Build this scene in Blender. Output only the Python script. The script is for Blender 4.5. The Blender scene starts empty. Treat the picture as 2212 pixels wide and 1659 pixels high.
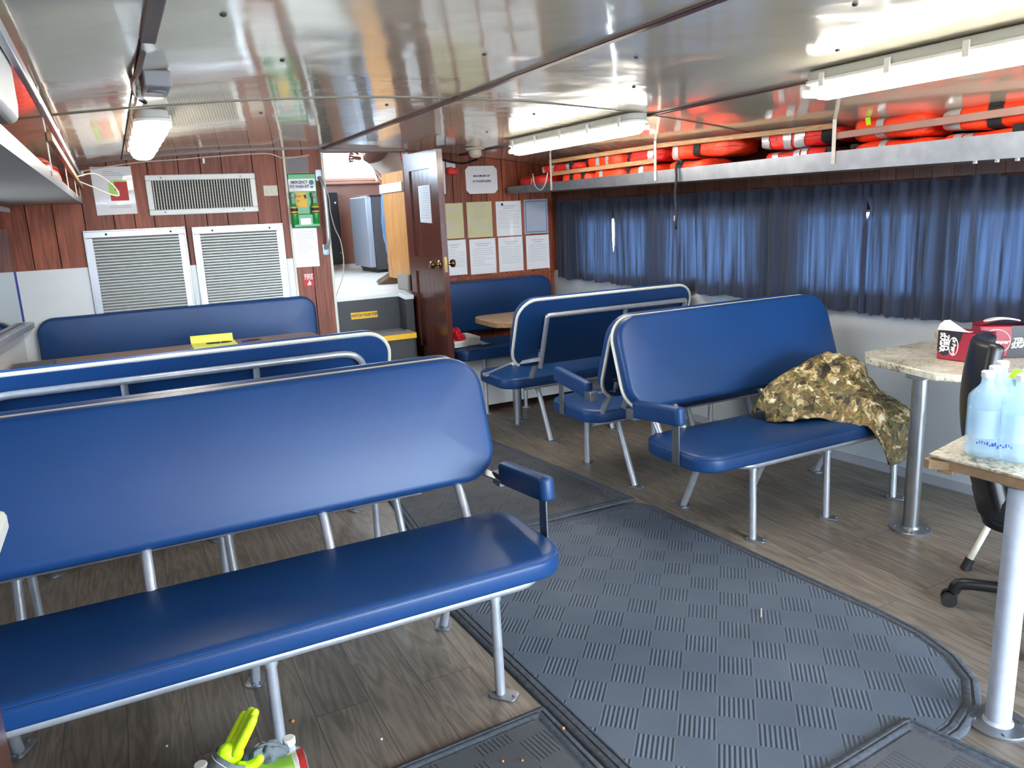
import bpy, bmesh, math, random
from mathutils import Vector, Matrix, noise
V = Vector
PI = math.pi
random.seed(7)
SC = bpy.context.scene
COL = SC.collection

# ------------------------------------------------------------------ materials
def lin(c):
    return tuple(((v/255)/12.92 if v/255 <= .04045 else ((v/255+.055)/1.055)**2.4) for v in c) + (1.0,)

MATS = {}
def mat(name, rgb, rough=.5, metal=0., spec=.5, bump=None, var=None, coat=0., alpha=1., emit=None, trans=0., coords='Object', sheen=0., stretch=(1,1,1)):
    """principled material; bump=(scale,strength,detail); var=(scale,amount) colour mottling"""
    m = bpy.data.materials.new(name); m.use_nodes = True
    nt = m.node_tree; N = nt.nodes; L = nt.links
    b = N['Principled BSDF']
    b.inputs['Base Color'].default_value = lin(rgb)
    b.inputs['Roughness'].default_value = rough
    b.inputs['Metallic'].default_value = metal
    b.inputs['Specular IOR Level'].default_value = spec
    b.inputs['Coat Weight'].default_value = coat
    b.inputs['Alpha'].default_value = alpha
    b.inputs['Transmission Weight'].default_value = trans
    b.inputs['Sheen Weight'].default_value = sheen
    if emit:
        b.inputs['Emission Color'].default_value = lin(emit[0]); b.inputs['Emission Strength'].default_value = emit[1]
    if bump or var:
        tc = N.new('ShaderNodeTexCoord'); mp = N.new('ShaderNodeMapping')
        mp.inputs['Scale'].default_value = stretch
        L.new(tc.outputs[coords], mp.inputs[0])
    if bump:
        n = N.new('ShaderNodeTexNoise'); n.inputs['Scale'].default_value = bump[0]; n.inputs['Detail'].default_value = bump[2] if len(bump) > 2 else 3
        bp = N.new('ShaderNodeBump'); bp.inputs['Strength'].default_value = bump[1]; bp.inputs['Distance'].default_value = bump[3] if len(bump) > 3 else .01
        L.new(mp.outputs[0], n.inputs['Vector']); L.new(n.outputs['Fac'], bp.inputs['Height']); L.new(bp.outputs[0], b.inputs['Normal'])
    if var:
        n = N.new('ShaderNodeTexNoise'); n.inputs['Scale'].default_value = var[0]; n.inputs['Detail'].default_value = 5
        r = N.new('ShaderNodeMapRange'); r.inputs[1].default_value = .3; r.inputs[2].default_value = .7
        r.inputs[3].default_value = 1-var[1]; r.inputs[4].default_value = 1+var[1]
        x = N.new('ShaderNodeMix'); x.data_type = 'RGBA'; x.blend_type = 'MULTIPLY'; x.inputs[0].default_value = 1
        x.inputs[6].default_value = lin(rgb)
        L.new(mp.outputs[0], n.inputs['Vector']); L.new(n.outputs['Fac'], r.inputs[0]); L.new(r.outputs[0], x.inputs[7]); L.new(x.outputs[2], b.inputs['Base Color'])
    MATS[name] = m
    return m

def wood(name, c1, c2, rough=.35, scale=6, coat=.2, axis=2, island=.25):
    m = bpy.data.materials.new(name); m.use_nodes = True
    nt = m.node_tree; N = nt.nodes; L = nt.links; b = N['Principled BSDF']
    tc = N.new('ShaderNodeTexCoord'); mp = N.new('ShaderNodeMapping')
    s = [scale*2.2]*3; s[axis] = scale*.16
    mp.inputs['Scale'].default_value = s
    geo = N.new('ShaderNodeNewGeometry')
    ad = N.new('ShaderNodeVectorMath'); ad.operation = 'ADD'
    cmb = N.new('ShaderNodeVectorMath'); cmb.operation = 'SCALE'; cmb.inputs[0].default_value = (7.3, 3.1, 9.7)
    L.new(geo.outputs['Random Per Island'], cmb.inputs['Scale'])
    L.new(tc.outputs['Object'], ad.inputs[0]); L.new(cmb.outputs[0], ad.inputs[1]); L.new(ad.outputs[0], mp.inputs[0])
    n = N.new('ShaderNodeTexNoise'); n.inputs['Scale'].default_value = 1.0; n.inputs['Detail'].default_value = 3; n.inputs['Distortion'].default_value = .6
    L.new(mp.outputs[0], n.inputs['Vector'])
    w = N.new('ShaderNodeMath'); w.operation = 'MULTIPLY'; w.inputs[1].default_value = 9
    L.new(n.outputs['Fac'], w.inputs[0])
    fr = N.new('ShaderNodeMath'); fr.operation = 'PINGPONG'; fr.inputs[1].default_value = .5
    L.new(w.outputs[0], fr.inputs[0])
    n2 = N.new('ShaderNodeTexNoise'); n2.inputs['Scale'].default_value = 9; n2.inputs['Detail'].default_value = 4
    L.new(mp.outputs[0], n2.inputs['Vector'])
    mx = N.new('ShaderNodeMath'); mx.operation = 'ADD'; L.new(fr.outputs[0], mx.inputs[0]); L.new(n2.outputs['Fac'], mx.inputs[1])
    cr = N.new('ShaderNodeMapRange'); cr.inputs[1].default_value = .35; cr.inputs[2].default_value = 1.15
    L.new(mx.outputs[0], cr.inputs[0])
    mc = N.new('ShaderNodeMix'); mc.data_type = 'RGBA'; mc.inputs[6].default_value = lin(c1); mc.inputs[7].default_value = lin(c2)
    L.new(cr.outputs[0], mc.inputs[0])
    ir = N.new('ShaderNodeMapRange'); ir.inputs[3].default_value = 1-island; ir.inputs[4].default_value = 1+island
    L.new(geo.outputs['Random Per Island'], ir.inputs[0])
    mm = N.new('ShaderNodeMix'); mm.data_type = 'RGBA'; mm.blend_type = 'MULTIPLY'; mm.inputs[0].default_value = 1
    L.new(mc.outputs[2], mm.inputs[6]); L.new(ir.outputs[0], mm.inputs[7]); L.new(mm.outputs[2], b.inputs['Base Color'])
    b.inputs['Roughness'].default_value = rough; b.inputs['Specular IOR Level'].default_value = .3; b.inputs['Coat Weight'].default_value = coat; b.inputs['Coat Roughness'].default_value = .2
    bp = N.new('ShaderNodeBump'); bp.inputs['Strength'].default_value = .15; bp.inputs['Distance'].default_value = .002
    L.new(mx.outputs[0], bp.inputs['Height']); L.new(bp.outputs[0], b.inputs['Normal'])
    MATS[name] = m
    return m

VINYL = mat('blue vinyl', (23, 62, 114), .40, spec=.40, bump=(420, .10, 2, .002), var=(2.2, .10))
PIPE = mat('cream piping', (225, 220, 205), .4)
ALU = mat('painted aluminium tube', (188, 192, 200), .38, metal=.55, var=(25, .08), bump=(60, .05))
ALUF = mat('aluminium plate', (128, 132, 140), .38, metal=.75, var=(14, .16), bump=(9, .06))
POLELIT = mat('daylit pale pole', (198, 206, 222), .4, metal=.15, var=(24, .08))  # bluish daylight on the near table pole put into its colour
STEEL = mat('steel post', (170, 172, 175), .28, metal=.9, var=(30, .08))
PANEL = wood('red brown panelling', (158, 88, 64), (112, 56, 38), .42, 3.2, .0)
PANELD = wood('dark panelling', (100, 58, 44), (66, 38, 28), .4, 5.5, .1)
DOORW = wood('dark varnished door', (96, 50, 38), (62, 28, 22), .25, 6, .5, island=.08)
LIGHTW = wood('honey coloured pine', (212, 156, 92), (178, 116, 60), .4, 4, .2, island=.1)
RAILW = wood('pale wood batten', (190, 150, 110), (150, 108, 74), .5, 6, .0, axis=1, island=.05)
TABLEW = wood('brown laminate', (172, 140, 102), (140, 108, 76), .3, 3, .3, axis=0, island=.02)
GROOVE = mat('dark groove', (22, 12, 10), .8)
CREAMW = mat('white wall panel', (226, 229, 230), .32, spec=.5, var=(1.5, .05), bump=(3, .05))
TRIMW = mat('cream trim', (216, 212, 198), .4)
TRIMD = mat('dark brown batten', (74, 46, 42), .35, var=(10, .1))
TRIMP = mat('purple brown board', (96, 82, 86), .4, var=(6, .1))
WHITEP = mat('white plastic', (236, 237, 234), .35)
PAPERW = mat('white paper', (234, 233, 236), .45, coat=.35)
PAPERY = mat('cream certificate', (205, 196, 148), .5, coat=.35, var=(9, .06))
PAPERB = mat('blue bordered certificate', (176, 184, 200), .4, coat=.4, var=(5, .08))
INK = mat('grey print', (186, 186, 192), .6)
INKD = mat('dark print', (48, 46, 50), .6)
BLACK = mat('black plastic', (22, 23, 25), .35)
BLACKM = mat('matt black', (30, 30, 32), .6, var=(20, .15))
GREY = mat('grey plastic', (150, 150, 156), .45)
DGREY = mat('dark grey paint', (58, 58, 60), .5, var=(6, .12))
YEL = mat('yellow paint', (236, 186, 30), .45, var=(20, .06))
RED = mat('red', (196, 34, 40), .5)
GREEN = mat('green plastic', (22, 146, 66), .3)
LIME = mat('lime green', (150, 214, 40), .3)
NEON = mat('neon yellow rubber', (200, 245, 20), .45, bump=(120, .15))
GLOVEG = mat('grey knit', (104, 114, 122), .8, bump=(220, .3))
ORANGE = mat('orange red nylon', (250, 66, 26), .5, bump=(26, .35, 3, .02), var=(8, .14))
REDN = mat('red nylon', (226, 40, 32), .5, bump=(26, .35, 3, .02), var=(8, .16))
REFL = mat('silver reflective tape', (196, 196, 200), .28, metal=.35, bump=(40, .2))
STRAP = mat('black webbing', (24, 24, 28), .7)
BRASS = mat('antique brass', (150, 120, 74), .22, metal=1.)
CHROME = mat('chrome', (210, 210, 212), .15, metal=1.)
STONE = None
RUBBER = mat('black rubber', (26, 26, 27), .6)
CREAMCAP = mat('ivory plastic', (214, 206, 186), .4)
SODAR = mat('maroon carton', (150, 22, 44), .35, var=(7, .08))
SODAB = mat('black carton', (30, 24, 28), .35)
WLET = mat('white lettering', (236, 232, 228), .5)
CARD = mat('brown card', (188, 138, 84), .7)
CORD = mat('white cord', (206, 202, 190), .5)
SKIN = mat('skin', (142, 92, 74), .5)
JACKET = mat('tan jacket cloth', (168, 152, 136), .8, bump=(18, .3, 3, .02))
SLEEVE = mat('brown sleeve cloth', (106, 74, 68), .8)
JEANS = mat('faded denim', (96, 124, 160), .85, bump=(60, .3), var=(9, .2))
BOOT = mat('brown boot leather', (120, 88, 62), .6)
HAIR = mat('dark hair', (50, 40, 34), .6)
FLOORP = mat('pale wheelhouse deck', (214, 206, 194), .5, var=(5, .08))
LEDL = mat('lit diffuser', (255, 255, 255), .3, emit=((255, 248, 236), 11.5))
CLEARP = mat('clear plastic', (220, 226, 232), .12, alpha=.35)
WRAP = mat('shrink wrap film', (225, 232, 240), .15, alpha=.28)
WATER = mat('blue tinted bottle', (206, 234, 252), .10, alpha=.32, trans=.0)
WATERL = mat('pale blue label film', (214, 238, 252), .2, alpha=.55)
SILVERF = mat('brushed fridge door', (168, 176, 188), .35, metal=.3)
FRIDGES = mat('fridge side', (74, 70, 72), .5)
MIRROR = mat('tinted mirror', (176, 182, 186), .03, metal=1.)
BLUEEDGE = mat('blue edge strip', (30, 46, 150), .4)
LOUV = mat('grey louver slats', (176, 178, 174), .4, metal=.3)
BAND = mat('louver frame aluminium', (206, 208, 214), .3, metal=.5)
SODAW = mat('white card inner', (230, 228, 226), .6)
REDCLOTH = mat('red cloth', (206, 22, 44), .8, bump=(30, .4, 3, .02))
CRUMB = mat('orange crumb', (206, 132, 60), .6)
YPAD = mat('yellow pad paper', (236, 240, 110), .6)

def glasslike(name, rgb, fac):
    m = bpy.data.materials.new(name); m.use_nodes = True
    nt = m.node_tree; N = nt.nodes; L = nt.links
    N.remove(N['Principled BSDF'])
    t = N.new('ShaderNodeBsdfTransparent'); t.inputs[0].default_value = lin(rgb)
    g = N.new('ShaderNodeBsdfGlossy'); g.inputs['Roughness'].default_value = .03
    x = N.new('ShaderNodeMixShader'); x.inputs[0].default_value = fac
    L.new(t.outputs[0], x.inputs[1]); L.new(g.outputs[0], x.inputs[2]); L.new(x.outputs[0], N['Material Output'].inputs[0])
    return m
GLASS = glasslike('window glass', (244, 248, 250), .06)

def curtain_mat():
    m = bpy.data.materials.new('navy curtain cloth'); m.use_nodes = True
    nt = m.node_tree; N = nt.nodes; L = nt.links; b = N['Principled BSDF']
    b.inputs['Base Color'].default_value = lin((15, 27, 52)); b.inputs['Roughness'].default_value = .7; b.inputs['Sheen Weight'].default_value = .25
    t = N.new('ShaderNodeBsdfTranslucent'); t.inputs[0].default_value = lin((76, 100, 138))
    x = N.new('ShaderNodeMixShader'); x.inputs[0].default_value = .30
    tc = N.new('ShaderNodeTexCoord'); mp = N.new('ShaderNodeMapping'); mp.inputs['Scale'].default_value = (38, 38, 1.5)
    n = N.new('ShaderNodeTexNoise'); n.inputs['Scale'].default_value = 1; n.inputs['Detail'].default_value = 4
    r = N.new('ShaderNodeMapRange'); r.inputs[1].default_value = .35; r.inputs[2].default_value = .7; r.inputs[3].default_value = .0; r.inputs[4].default_value = .20
    L.new(tc.outputs['Object'], mp.inputs[0]); L.new(mp.outputs[0], n.inputs[0]); L.new(n.outputs['Fac'], r.inputs[0]); L.new(r.outputs[0], x.inputs[0])
    L.new(b.outputs[0], x.inputs[1]); L.new(t.outputs[0], x.inputs[2]); L.new(x.outputs[0], N['Material Output'].inputs[0])
    return m
CURT = curtain_mat()

def floor_mat():
    m = bpy.data.materials.new('grey wood plank vinyl'); m.use_nodes = True
    nt = m.node_tree; N = nt.nodes; L = nt.links; b = N['Principled BSDF']
    tc = N.new('ShaderNodeTexCoord'); mp = N.new('ShaderNodeMapping'); mp.inputs['Rotation'].default_value = (0, 0, PI/2)
    L.new(tc.outputs['Object'], mp.inputs[0])
    br = N.new('ShaderNodeTexBrick'); br.offset = .37; br.inputs['Scale'].default_value = 1
    br.inputs['Brick Width'].default_value = 1.22; br.inputs['Row Height'].default_value = .18; br.inputs['Mortar Size'].default_value = .0012
    br.inputs['Color1'].default_value = (0, 0, 0, 1); br.inputs['Color2'].default_value = (1, 1, 1, 1); br.inputs['Mortar'].default_value = (.5, .5, .5, 1)
    L.new(mp.outputs[0], br.inputs['Vector'])
    sc = N.new('ShaderNodeVectorMath'); sc.operation = 'MULTIPLY'; sc.inputs[1].default_value = (1.1, 9, 1)
    L.new(mp.outputs[0], sc.inputs[0])
    off = N.new('ShaderNodeVectorMath'); off.operation = 'MULTIPLY_ADD'; off.inputs[1].default_value = (13, 5, 9)
    L.new(br.outputs['Color'], off.inputs[0]); L.new(sc.outputs[0], off.inputs[2])
    n = N.new('ShaderNodeTexNoise'); n.inputs['Scale'].default_value = 1.2; n.inputs['Detail'].default_value = 3; n.inputs['Distortion'].default_value = .8
    L.new(off.outputs[0], n.inputs[0])
    w = N.new('ShaderNodeMath'); w.operation = 'MULTIPLY'; w.inputs[1].default_value = 8; L.new(n.outputs['Fac'], w.inputs[0])
    pp = N.new('ShaderNodeMath'); pp.operation = 'PINGPONG'; pp.inputs[1].default_value = .5; L.new(w.outputs[0], pp.inputs[0])
    n2 = N.new('ShaderNodeTexNoise'); n2.inputs['Scale'].default_value = 6; n2.inputs['Detail'].default_value = 5; L.new(off.outputs[0], n2.inputs[0])
    ad = N.new('ShaderNodeMath'); ad.operation = 'ADD'; L.new(pp.outputs[0], ad.inputs[0]); L.new(n2.outputs['Fac'], ad.inputs[1])
    mr = N.new('ShaderNodeMapRange'); mr.inputs[1].default_value = .4; mr.inputs[2].default_value = 1.1; L.new(ad.outputs[0], mr.inputs[0])
    mc = N.new('ShaderNodeMix'); mc.data_type = 'RGBA'; mc.inputs[6].default_value = lin((98, 89, 81)); mc.inputs[7].default_value = lin((134, 124, 114))
    L.new(mr.outputs[0], mc.inputs[0])
    pr = N.new('ShaderNodeMapRange'); pr.inputs[3].default_value = .82; pr.inputs[4].default_value = 1.12; L.new(br.outputs['Color'], pr.inputs[0])
    mm = N.new('ShaderNodeMix'); mm.data_type = 'RGBA'; mm.blend_type = 'MULTIPLY'; mm.inputs[0].default_value = 1
    L.new(mc.outputs[2], mm.inputs[6]); L.new(pr.outputs[0], mm.inputs[7])
    mo = N.new('ShaderNodeMix'); mo.data_type = 'RGBA'; mo.inputs[7].default_value = lin((52, 46, 42))
    L.new(br.outputs['Fac'], mo.inputs[0]); L.new(mm.outputs[2], mo.inputs[6]); L.new(mo.outputs[2], b.inputs['Base Color'])
    b.inputs['Roughness'].default_value = .42; b.inputs['Specular IOR Level'].default_value = .45
    return m
FLOORM = floor_mat()

def ceiling_mat():
    m = bpy.data.materials.new('glossy metal ceiling sheet'); m.use_nodes = True
    nt = m.node_tree; N = nt.nodes; L = nt.links; b = N['Principled BSDF']
    b.inputs['Base Color'].default_value = lin((240, 230, 206)); b.inputs['Metallic'].default_value = .28; b.inputs['Coat Weight'].default_value = .6; b.inputs['Coat Roughness'].default_value = .06
    b.inputs['Roughness'].default_value = .12
    tc = N.new('ShaderNodeTexCoord')
    n = N.new('ShaderNodeTexNoise'); n.inputs['Scale'].default_value = 2.4; n.inputs['Detail'].default_value = 1.5
    n2 = N.new('ShaderNodeTexNoise'); n2.inputs['Scale'].default_value = 9; n2.inputs['Detail'].default_value = 1
    L.new(tc.outputs['Object'], n.inputs[0]); L.new(tc.outputs['Object'], n2.inputs[0])
    ma = N.new('ShaderNodeMath'); ma.operation = 'MULTIPLY_ADD'; ma.inputs[1].default_value = .12
    L.new(n2.outputs['Fac'], ma.inputs[0]); L.new(n.outputs['Fac'], ma.inputs[2])
    bp = N.new('ShaderNodeBump'); bp.inputs['Strength'].default_value = .5; bp.inputs['Distance'].default_value = .022
    L.new(ma.outputs[0], bp.inputs['Height']); L.new(bp.outputs[0], b.inputs['Normal'])
    return m
CEILM = ceiling_mat()

def mat_mat(name, ang, cx, cy, s, c1, c2):
    """ribbed entrance mat: checker of ribbed and plain squares turned by ang"""
    m = bpy.data.materials.new(name); m.use_nodes = True
    nt = m.node_tree; N = nt.nodes; L = nt.links; b = N['Principled BSDF']
    g = N.new('ShaderNodeNewGeometry')
    sb = N.new('ShaderNodeVectorMath'); sb.operation = 'SUBTRACT'; sb.inputs[1].default_value = (cx, cy, 0); L.new(g.outputs['Position'], sb.inputs[0])
    ro = N.new('ShaderNodeVectorRotate'); ro.rotation_type = 'Z_AXIS'; ro.inputs['Angle'].default_value = ang; L.new(sb.outputs[0], ro.inputs[0])
    sc = N.new('ShaderNodeVectorMath'); sc.operation = 'SCALE'; sc.inputs['Scale'].default_value = 1/s; L.new(ro.outputs[0], sc.inputs[0])
    a5 = N.new('ShaderNodeVectorMath'); a5.operation = 'ADD'; a5.inputs[1].default_value = (.5, .5, 0); L.new(sc.outputs[0], a5.inputs[0])
    xy = N.new('ShaderNodeSeparateXYZ'); L.new(a5.outputs[0], xy.inputs[0])
    def M(op, a, bb=None, c=None):
        q = N.new('ShaderNodeMath'); q.operation = op
        for i, v in enumerate((a, bb, c)):
            if v is None: continue
            if isinstance(v, (int, float)): q.inputs[i].default_value = v
            else: L.new(v, q.inputs[i])
        return q.outputs[0]
    fx, fy = M('FLOOR', xy.outputs[0]), M('FLOOR', xy.outputs[1])
    par = M('PINGPONG', M('ADD', fx, fy), 1.0)          # 0 = ribbed, 1 = plain
    lx, ly = M('FRACT', xy.outputs[0]), M('FRACT', xy.outputs[1])
    edge = M('MULTIPLY', M('GREATER_THAN', ly, .06), M('LESS_THAN', ly, .94))
    rib = M('MULTIPLY_ADD', M('SINE', M('MULTIPLY', lx, 8*2*PI)), .5, .5)
    rb = M('MULTIPLY', M('MULTIPLY', M('SUBTRACT', 1.0, par), edge), rib)
    h = M('SUBTRACT', 1.0, rb)
    nz = N.new('ShaderNodeTexNoise'); nz.inputs['Scale'].default_value = 260; nz.inputs['Detail'].default_value = 3; L.new(g.outputs['Position'], nz.inputs[0])
    hh = M('MULTIPLY_ADD', nz.outputs['Fac'], .25, h)
    bp = N.new('ShaderNodeBump'); bp.inputs['Strength'].default_value = .8; bp.inputs['Distance'].default_value = .005
    L.new(hh, bp.inputs['Height']); L.new(bp.outputs[0], b.inputs['Normal'])
    n2 = N.new('ShaderNodeTexNoise'); n2.inputs['Scale'].default_value = 2.2; n2.inputs['Detail'].default_value = 5; L.new(g.outputs['Position'], n2.inputs[0])
    mc = N.new('ShaderNodeMix'); mc.data_type = 'RGBA'; mc.inputs[6].default_value = lin(c1); mc.inputs[7].default_value = lin(c2)
    mr = N.new('ShaderNodeMapRange'); mr.inputs[1].default_value = .3; mr.inputs[2].default_value = .7; L.new(n2.outputs['Fac'], mr.inputs[0]); L.new(mr.outputs[0], mc.inputs[0])
    sp = N.new('ShaderNodeMapRange'); sp.inputs[3].default_value = .8; sp.inputs[4].default_value = 1.2; L.new(nz.outputs['Fac'], sp.inputs[0])
    mm = N.new('ShaderNodeMix'); mm.data_type = 'RGBA'; mm.blend_type = 'MULTIPLY'; mm.inputs[0].default_value = 1
    L.new(mc.outputs[2], mm.inputs[6]); L.new(sp.outputs[0], mm.inputs[7]); L.new(mm.outputs[2], b.inputs['Base Color'])
    b.inputs['Roughness'].default_value = .9; b.inputs['Specular IOR Level'].default_value = .25
    return m

def stone_mat():
    m = mat('speckled stone laminate', (214, 208, 192), .28, var=(30, .08))
    nt = m.node_tree; N = nt.nodes; L = nt.links; b = N['Principled BSDF']
    tc = N.new('ShaderNodeTexCoord')
    n = N.new('ShaderNodeTexNoise'); n.inputs['Scale'].default_value = 75; n.inputs['Detail'].default_value = 6
    n3 = N.new('ShaderNodeTexNoise'); n3.inputs['Scale'].default_value = 7; n3.inputs['Detail'].default_value = 5
    L.new(tc.outputs['Object'], n.inputs[0]); L.new(tc.outputs['Object'], n3.inputs[0])
    ad = N.new('ShaderNodeMath'); ad.operation = 'ADD'; L.new(n.outputs['Fac'], ad.inputs[0]); L.new(n3.outputs['Fac'], ad.inputs[1])
    r = N.new('ShaderNodeValToRGB'); e = r.color_ramp.elements
    e[0].position = .36; e[0].color = lin((96, 86, 70)); e[1].position = .47; e[1].color = lin((196, 188, 166))
    q = e.new(.6); q.color = lin((224, 220, 208))
    dv = N.new('ShaderNodeMath'); dv.operation = 'MULTIPLY'; dv.inputs[1].default_value = .5; L.new(ad.outputs[0], dv.inputs[0])
    L.new(dv.outputs[0], r.inputs[0]); L.new(r.outputs[0], b.inputs['Base Color'])
    return m
STONE = stone_mat()
EDGEW = mat('worn plywood edge', (150, 122, 92), .6, var=(30, .2), bump=(30, .3))

def camo_mat():
    m = mat('leaf camouflage cloth', (120, 104, 70), .6, bump=(9, .8, 4, .03))
    nt = m.node_tree; N = nt.nodes; L = nt.links; b = N['Principled BSDF']
    tc = N.new('ShaderNodeTexCoord')
    mp = N.new('ShaderNodeMapping'); mp.inputs['Scale'].default_value = (1, 1.4, 1); L.new(tc.outputs['Object'], mp.inputs[0])
    def noise_(sc_, det, dist):
        n = N.new('ShaderNodeTexNoise'); n.inputs['Scale'].default_value = sc_; n.inputs['Detail'].default_value = det; n.inputs['Distortion'].default_value = dist
        L.new(mp.outputs[0], n.inputs[0]); return n
    big = noise_(5.5, 3, .3); wrp = noise_(16, 4, 0)
    wv = N.new('ShaderNodeVectorMath'); wv.operation = 'MULTIPLY_ADD'; wv.inputs[1].default_value = (.10, .10, .10)
    L.new(wrp.outputs['Color'], wv.inputs[0]); L.new(mp.outputs[0], wv.inputs[2])
    def vor(sc_):
        v = N.new('ShaderNodeTexVoronoi'); v.inputs['Scale'].default_value = sc_; L.new(wv.outputs[0], v.inputs['Vector'])
        x = N.new('ShaderNodeSeparateXYZ'); L.new(v.outputs['Color'], x.inputs[0]); return v, x.outputs[0]
    v1, c1 = vor(24); v2, c2 = vor(52)
    def mix(a_, b_, f):
        q = N.new('ShaderNodeMix'); q.data_type = 'FLOAT'; q.inputs[0].default_value = f; L.new(a_, q.inputs[2]); L.new(b_, q.inputs[3]); return q.outputs[0]
    t_ = mix(mix(c1, c2, .40), big.outputs['Fac'], .45)
    r = N.new('ShaderNodeValToRGB'); e = r.color_ramp.elements
    e[0].position = .26; e[0].color = lin((34, 26, 18)); e[1].position = .76; e[1].color = lin((232, 226, 202))
    for p_, c in ((.36, (70, 52, 34)), (.43, (112, 94, 62)), (.48, (78, 88, 42)), (.53, (146, 126, 84)), (.58, (104, 80, 50)), (.64, (190, 160, 104)), (.70, (196, 186, 150))):
        q = e.new(p_); q.color = lin(c)
    L.new(t_, r.inputs[0]); L.new(r.outputs[0], b.inputs['Base Color'])
    return m
CAMO = camo_mat()

# ------------------------------------------------------------------ mesh kit
class MB:
    def __init__(s): s.v = []; s.f = []
    def add(s, vs, fs):
        o = len(s.v); s.v += [V(p) for p in vs]; s.f += [tuple(i+o for i in f) for f in fs]; return s
    def hexa(s, p):
        """8 corners: 4 bottom ccw, 4 top ccw"""
        return s.add(p, [(3,2,1,0),(4,5,6,7),(0,1,5,4),(1,2,6,5),(2,3,7,6),(3,0,4,7)])
    def box(s, x0, x1, y0, y1, z0, z1):
        return s.hexa([(x0,y0,z0),(x1,y0,z0),(x1,y1,z0),(x0,y1,z0),(x0,y0,z1),(x1,y0,z1),(x1,y1,z1),(x0,y1,z1)])
    def obox(s, c, ax, ay, az, hx, hy, hz):
        c, ax, ay, az = V(c), V(ax).normalized()*hx, V(ay).normalized()*hy, V(az).normalized()*hz
        return s.hexa([c-ax-ay-az, c+ax-ay-az, c+ax+ay-az, c-ax+ay-az, c-ax-ay+az, c+ax-ay+az, c+ax+ay+az, c-ax+ay+az])
    def bar(s, a, b, w, t, up=(0,0,1)):
        """flat bar from a to b; w across (perp to up), t along up"""
        a, b = V(a), V(b); d = (b-a).normalized(); x = d.cross(V(up))
        if x.length < 1e-5: x = V((1,0,0))
        x.normalize(); u = x.cross(d)
        return s.obox((a+b)/2, d, x, u, (b-a).length/2, w/2, t/2)
    def tube(s, pts, r, seg=12, cap=True, closed=False):
        pts = [V(p) for p in pts]; n = len(pts)
        rs = r if isinstance(r, (list, tuple)) else [r]*n
        def tang(i):
            if closed: return (pts[(i+1) % n]-pts[i-1]).normalized()
            return (pts[min(i+1, n-1)]-pts[max(i-1, 0)]).normalized()
        t = tang(0); u = t.cross(V((0,0,1)))
        if u.length < 1e-3: u = t.cross(V((0,1,0)))
        u.normalize(); rings = []
        for i in range(n):
            t2 = tang(i)
            q = t.rotation_difference(t2); u = (q @ u); u = (u - t2*u.dot(t2)).normalized(); t = t2
            w = t.cross(u)
            rings.append([pts[i]+(u*math.cos(2*PI*k/seg)+w*math.sin(2*PI*k/seg))*rs[i] for k in range(seg)])
        vs = [p for rg in rings for p in rg]; fs = []
        for i in range(n if closed else n-1):
            a, b = i*seg, ((i+1) % n)*seg
            fs += [(a+k, a+(k+1) % seg, b+(k+1) % seg, b+k) for k in range(seg)]
        if cap and not closed:
            fs += [tuple(range(seg-1, -1, -1)), tuple(range((n-1)*seg, n*seg))]
        return s.add(vs, fs)
    def cyl(s, a, b, r, seg=20, r2=None): return s.tube([a, b], [r, r if r2 is None else r2], seg)
    def lathe(s, prof, o, seg=24, ax=(0,0,1), capb=True, capt=True):
        o, ax = V(o), V(ax).normalized(); u = ax.orthogonal().normalized(); w = ax.cross(u); vs = []; fs = []
        for (r, h) in prof: vs += [o+ax*h+(u*math.cos(2*PI*k/seg)+w*math.sin(2*PI*k/seg))*r for k in range(seg)]
        for i in range(len(prof)-1):
            fs += [(i*seg+k, i*seg+(k+1) % seg, (i+1)*seg+(k+1) % seg, (i+1)*seg+k) for k in range(seg)]
        if capb: fs.append(tuple(range(seg-1, -1, -1)))
        if capt: n = len(prof)-1; fs.append(tuple(n*seg+k for k in range(seg)))
        return s.add(vs, fs)
    def prism(s, pts, d):
        """closed planar polygon pushed along d"""
        pts = [V(p) for p in pts]; d = V(d); n = len(pts)
        return s.add(pts+[p+d for p in pts], [tuple(range(n-1, -1, -1)), tuple(range(n, 2*n))]+[(i, (i+1) % n, n+(i+1) % n, n+i) for i in range(n)])
    def grid(s, fn, nu, nv, thick=None):
        P = [[V(fn(i/nu, j/nv)) for i in range(nu+1)] for j in range(nv+1)]
        vs = [p for row in P for p in row]; W = nu+1
        fs = [(j*W+i, j*W+i+1, (j+1)*W+i+1, (j+1)*W+i) for j in range(nv) for i in range(nu)]
        return s.add(vs, fs)
    def cushion(s, o, u, v, n, w, h, t, cr, er, crown=0., cseg=8, eseg=4):
        """padded slab: outline w x h with corner radius cr in the u,v plane centred on o (back face), thickness t along n, soft edges er"""
        o, u, v, n = V(o), V(u).normalized(), V(v).normalized(), V(n).normalized()
        def ring(d, z):
            a, b, r = w/2-d, h/2-d, max(cr-d, .0015); r = min(r, a, b); out = []
            for (sx, sy, a0) in ((1,1,0),(-1,1,90),(-1,-1,180),(1,-1,270)):
                for k in range(cseg+1):
                    q = math.radians(a0+90*k/cseg)
                    out.append(o+u*(sx*(a-r)+r*math.cos(q))+v*(sy*(b-r)+r*math.sin(q))+n*z)
            return out
        R = []; eb = min(er*.5, t*.3)
        for k in range(eseg+1):
            q = PI/2*k/eseg; R.append(ring(eb*(1-math.sin(q)), eb*(1-math.cos(q))))
        for k in range(eseg+1):
            q = PI/2*k/eseg; R.append(ring(er*(1-math.cos(q)), t-er+er*math.sin(q)))
        m = min(w, h)/2
        if crown:
            for f in (.2, .4, .65, .88):
                d = er+(m*.96-er)*f; R.append(ring(d, t+crown*(1-(1-f)**2)))
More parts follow.
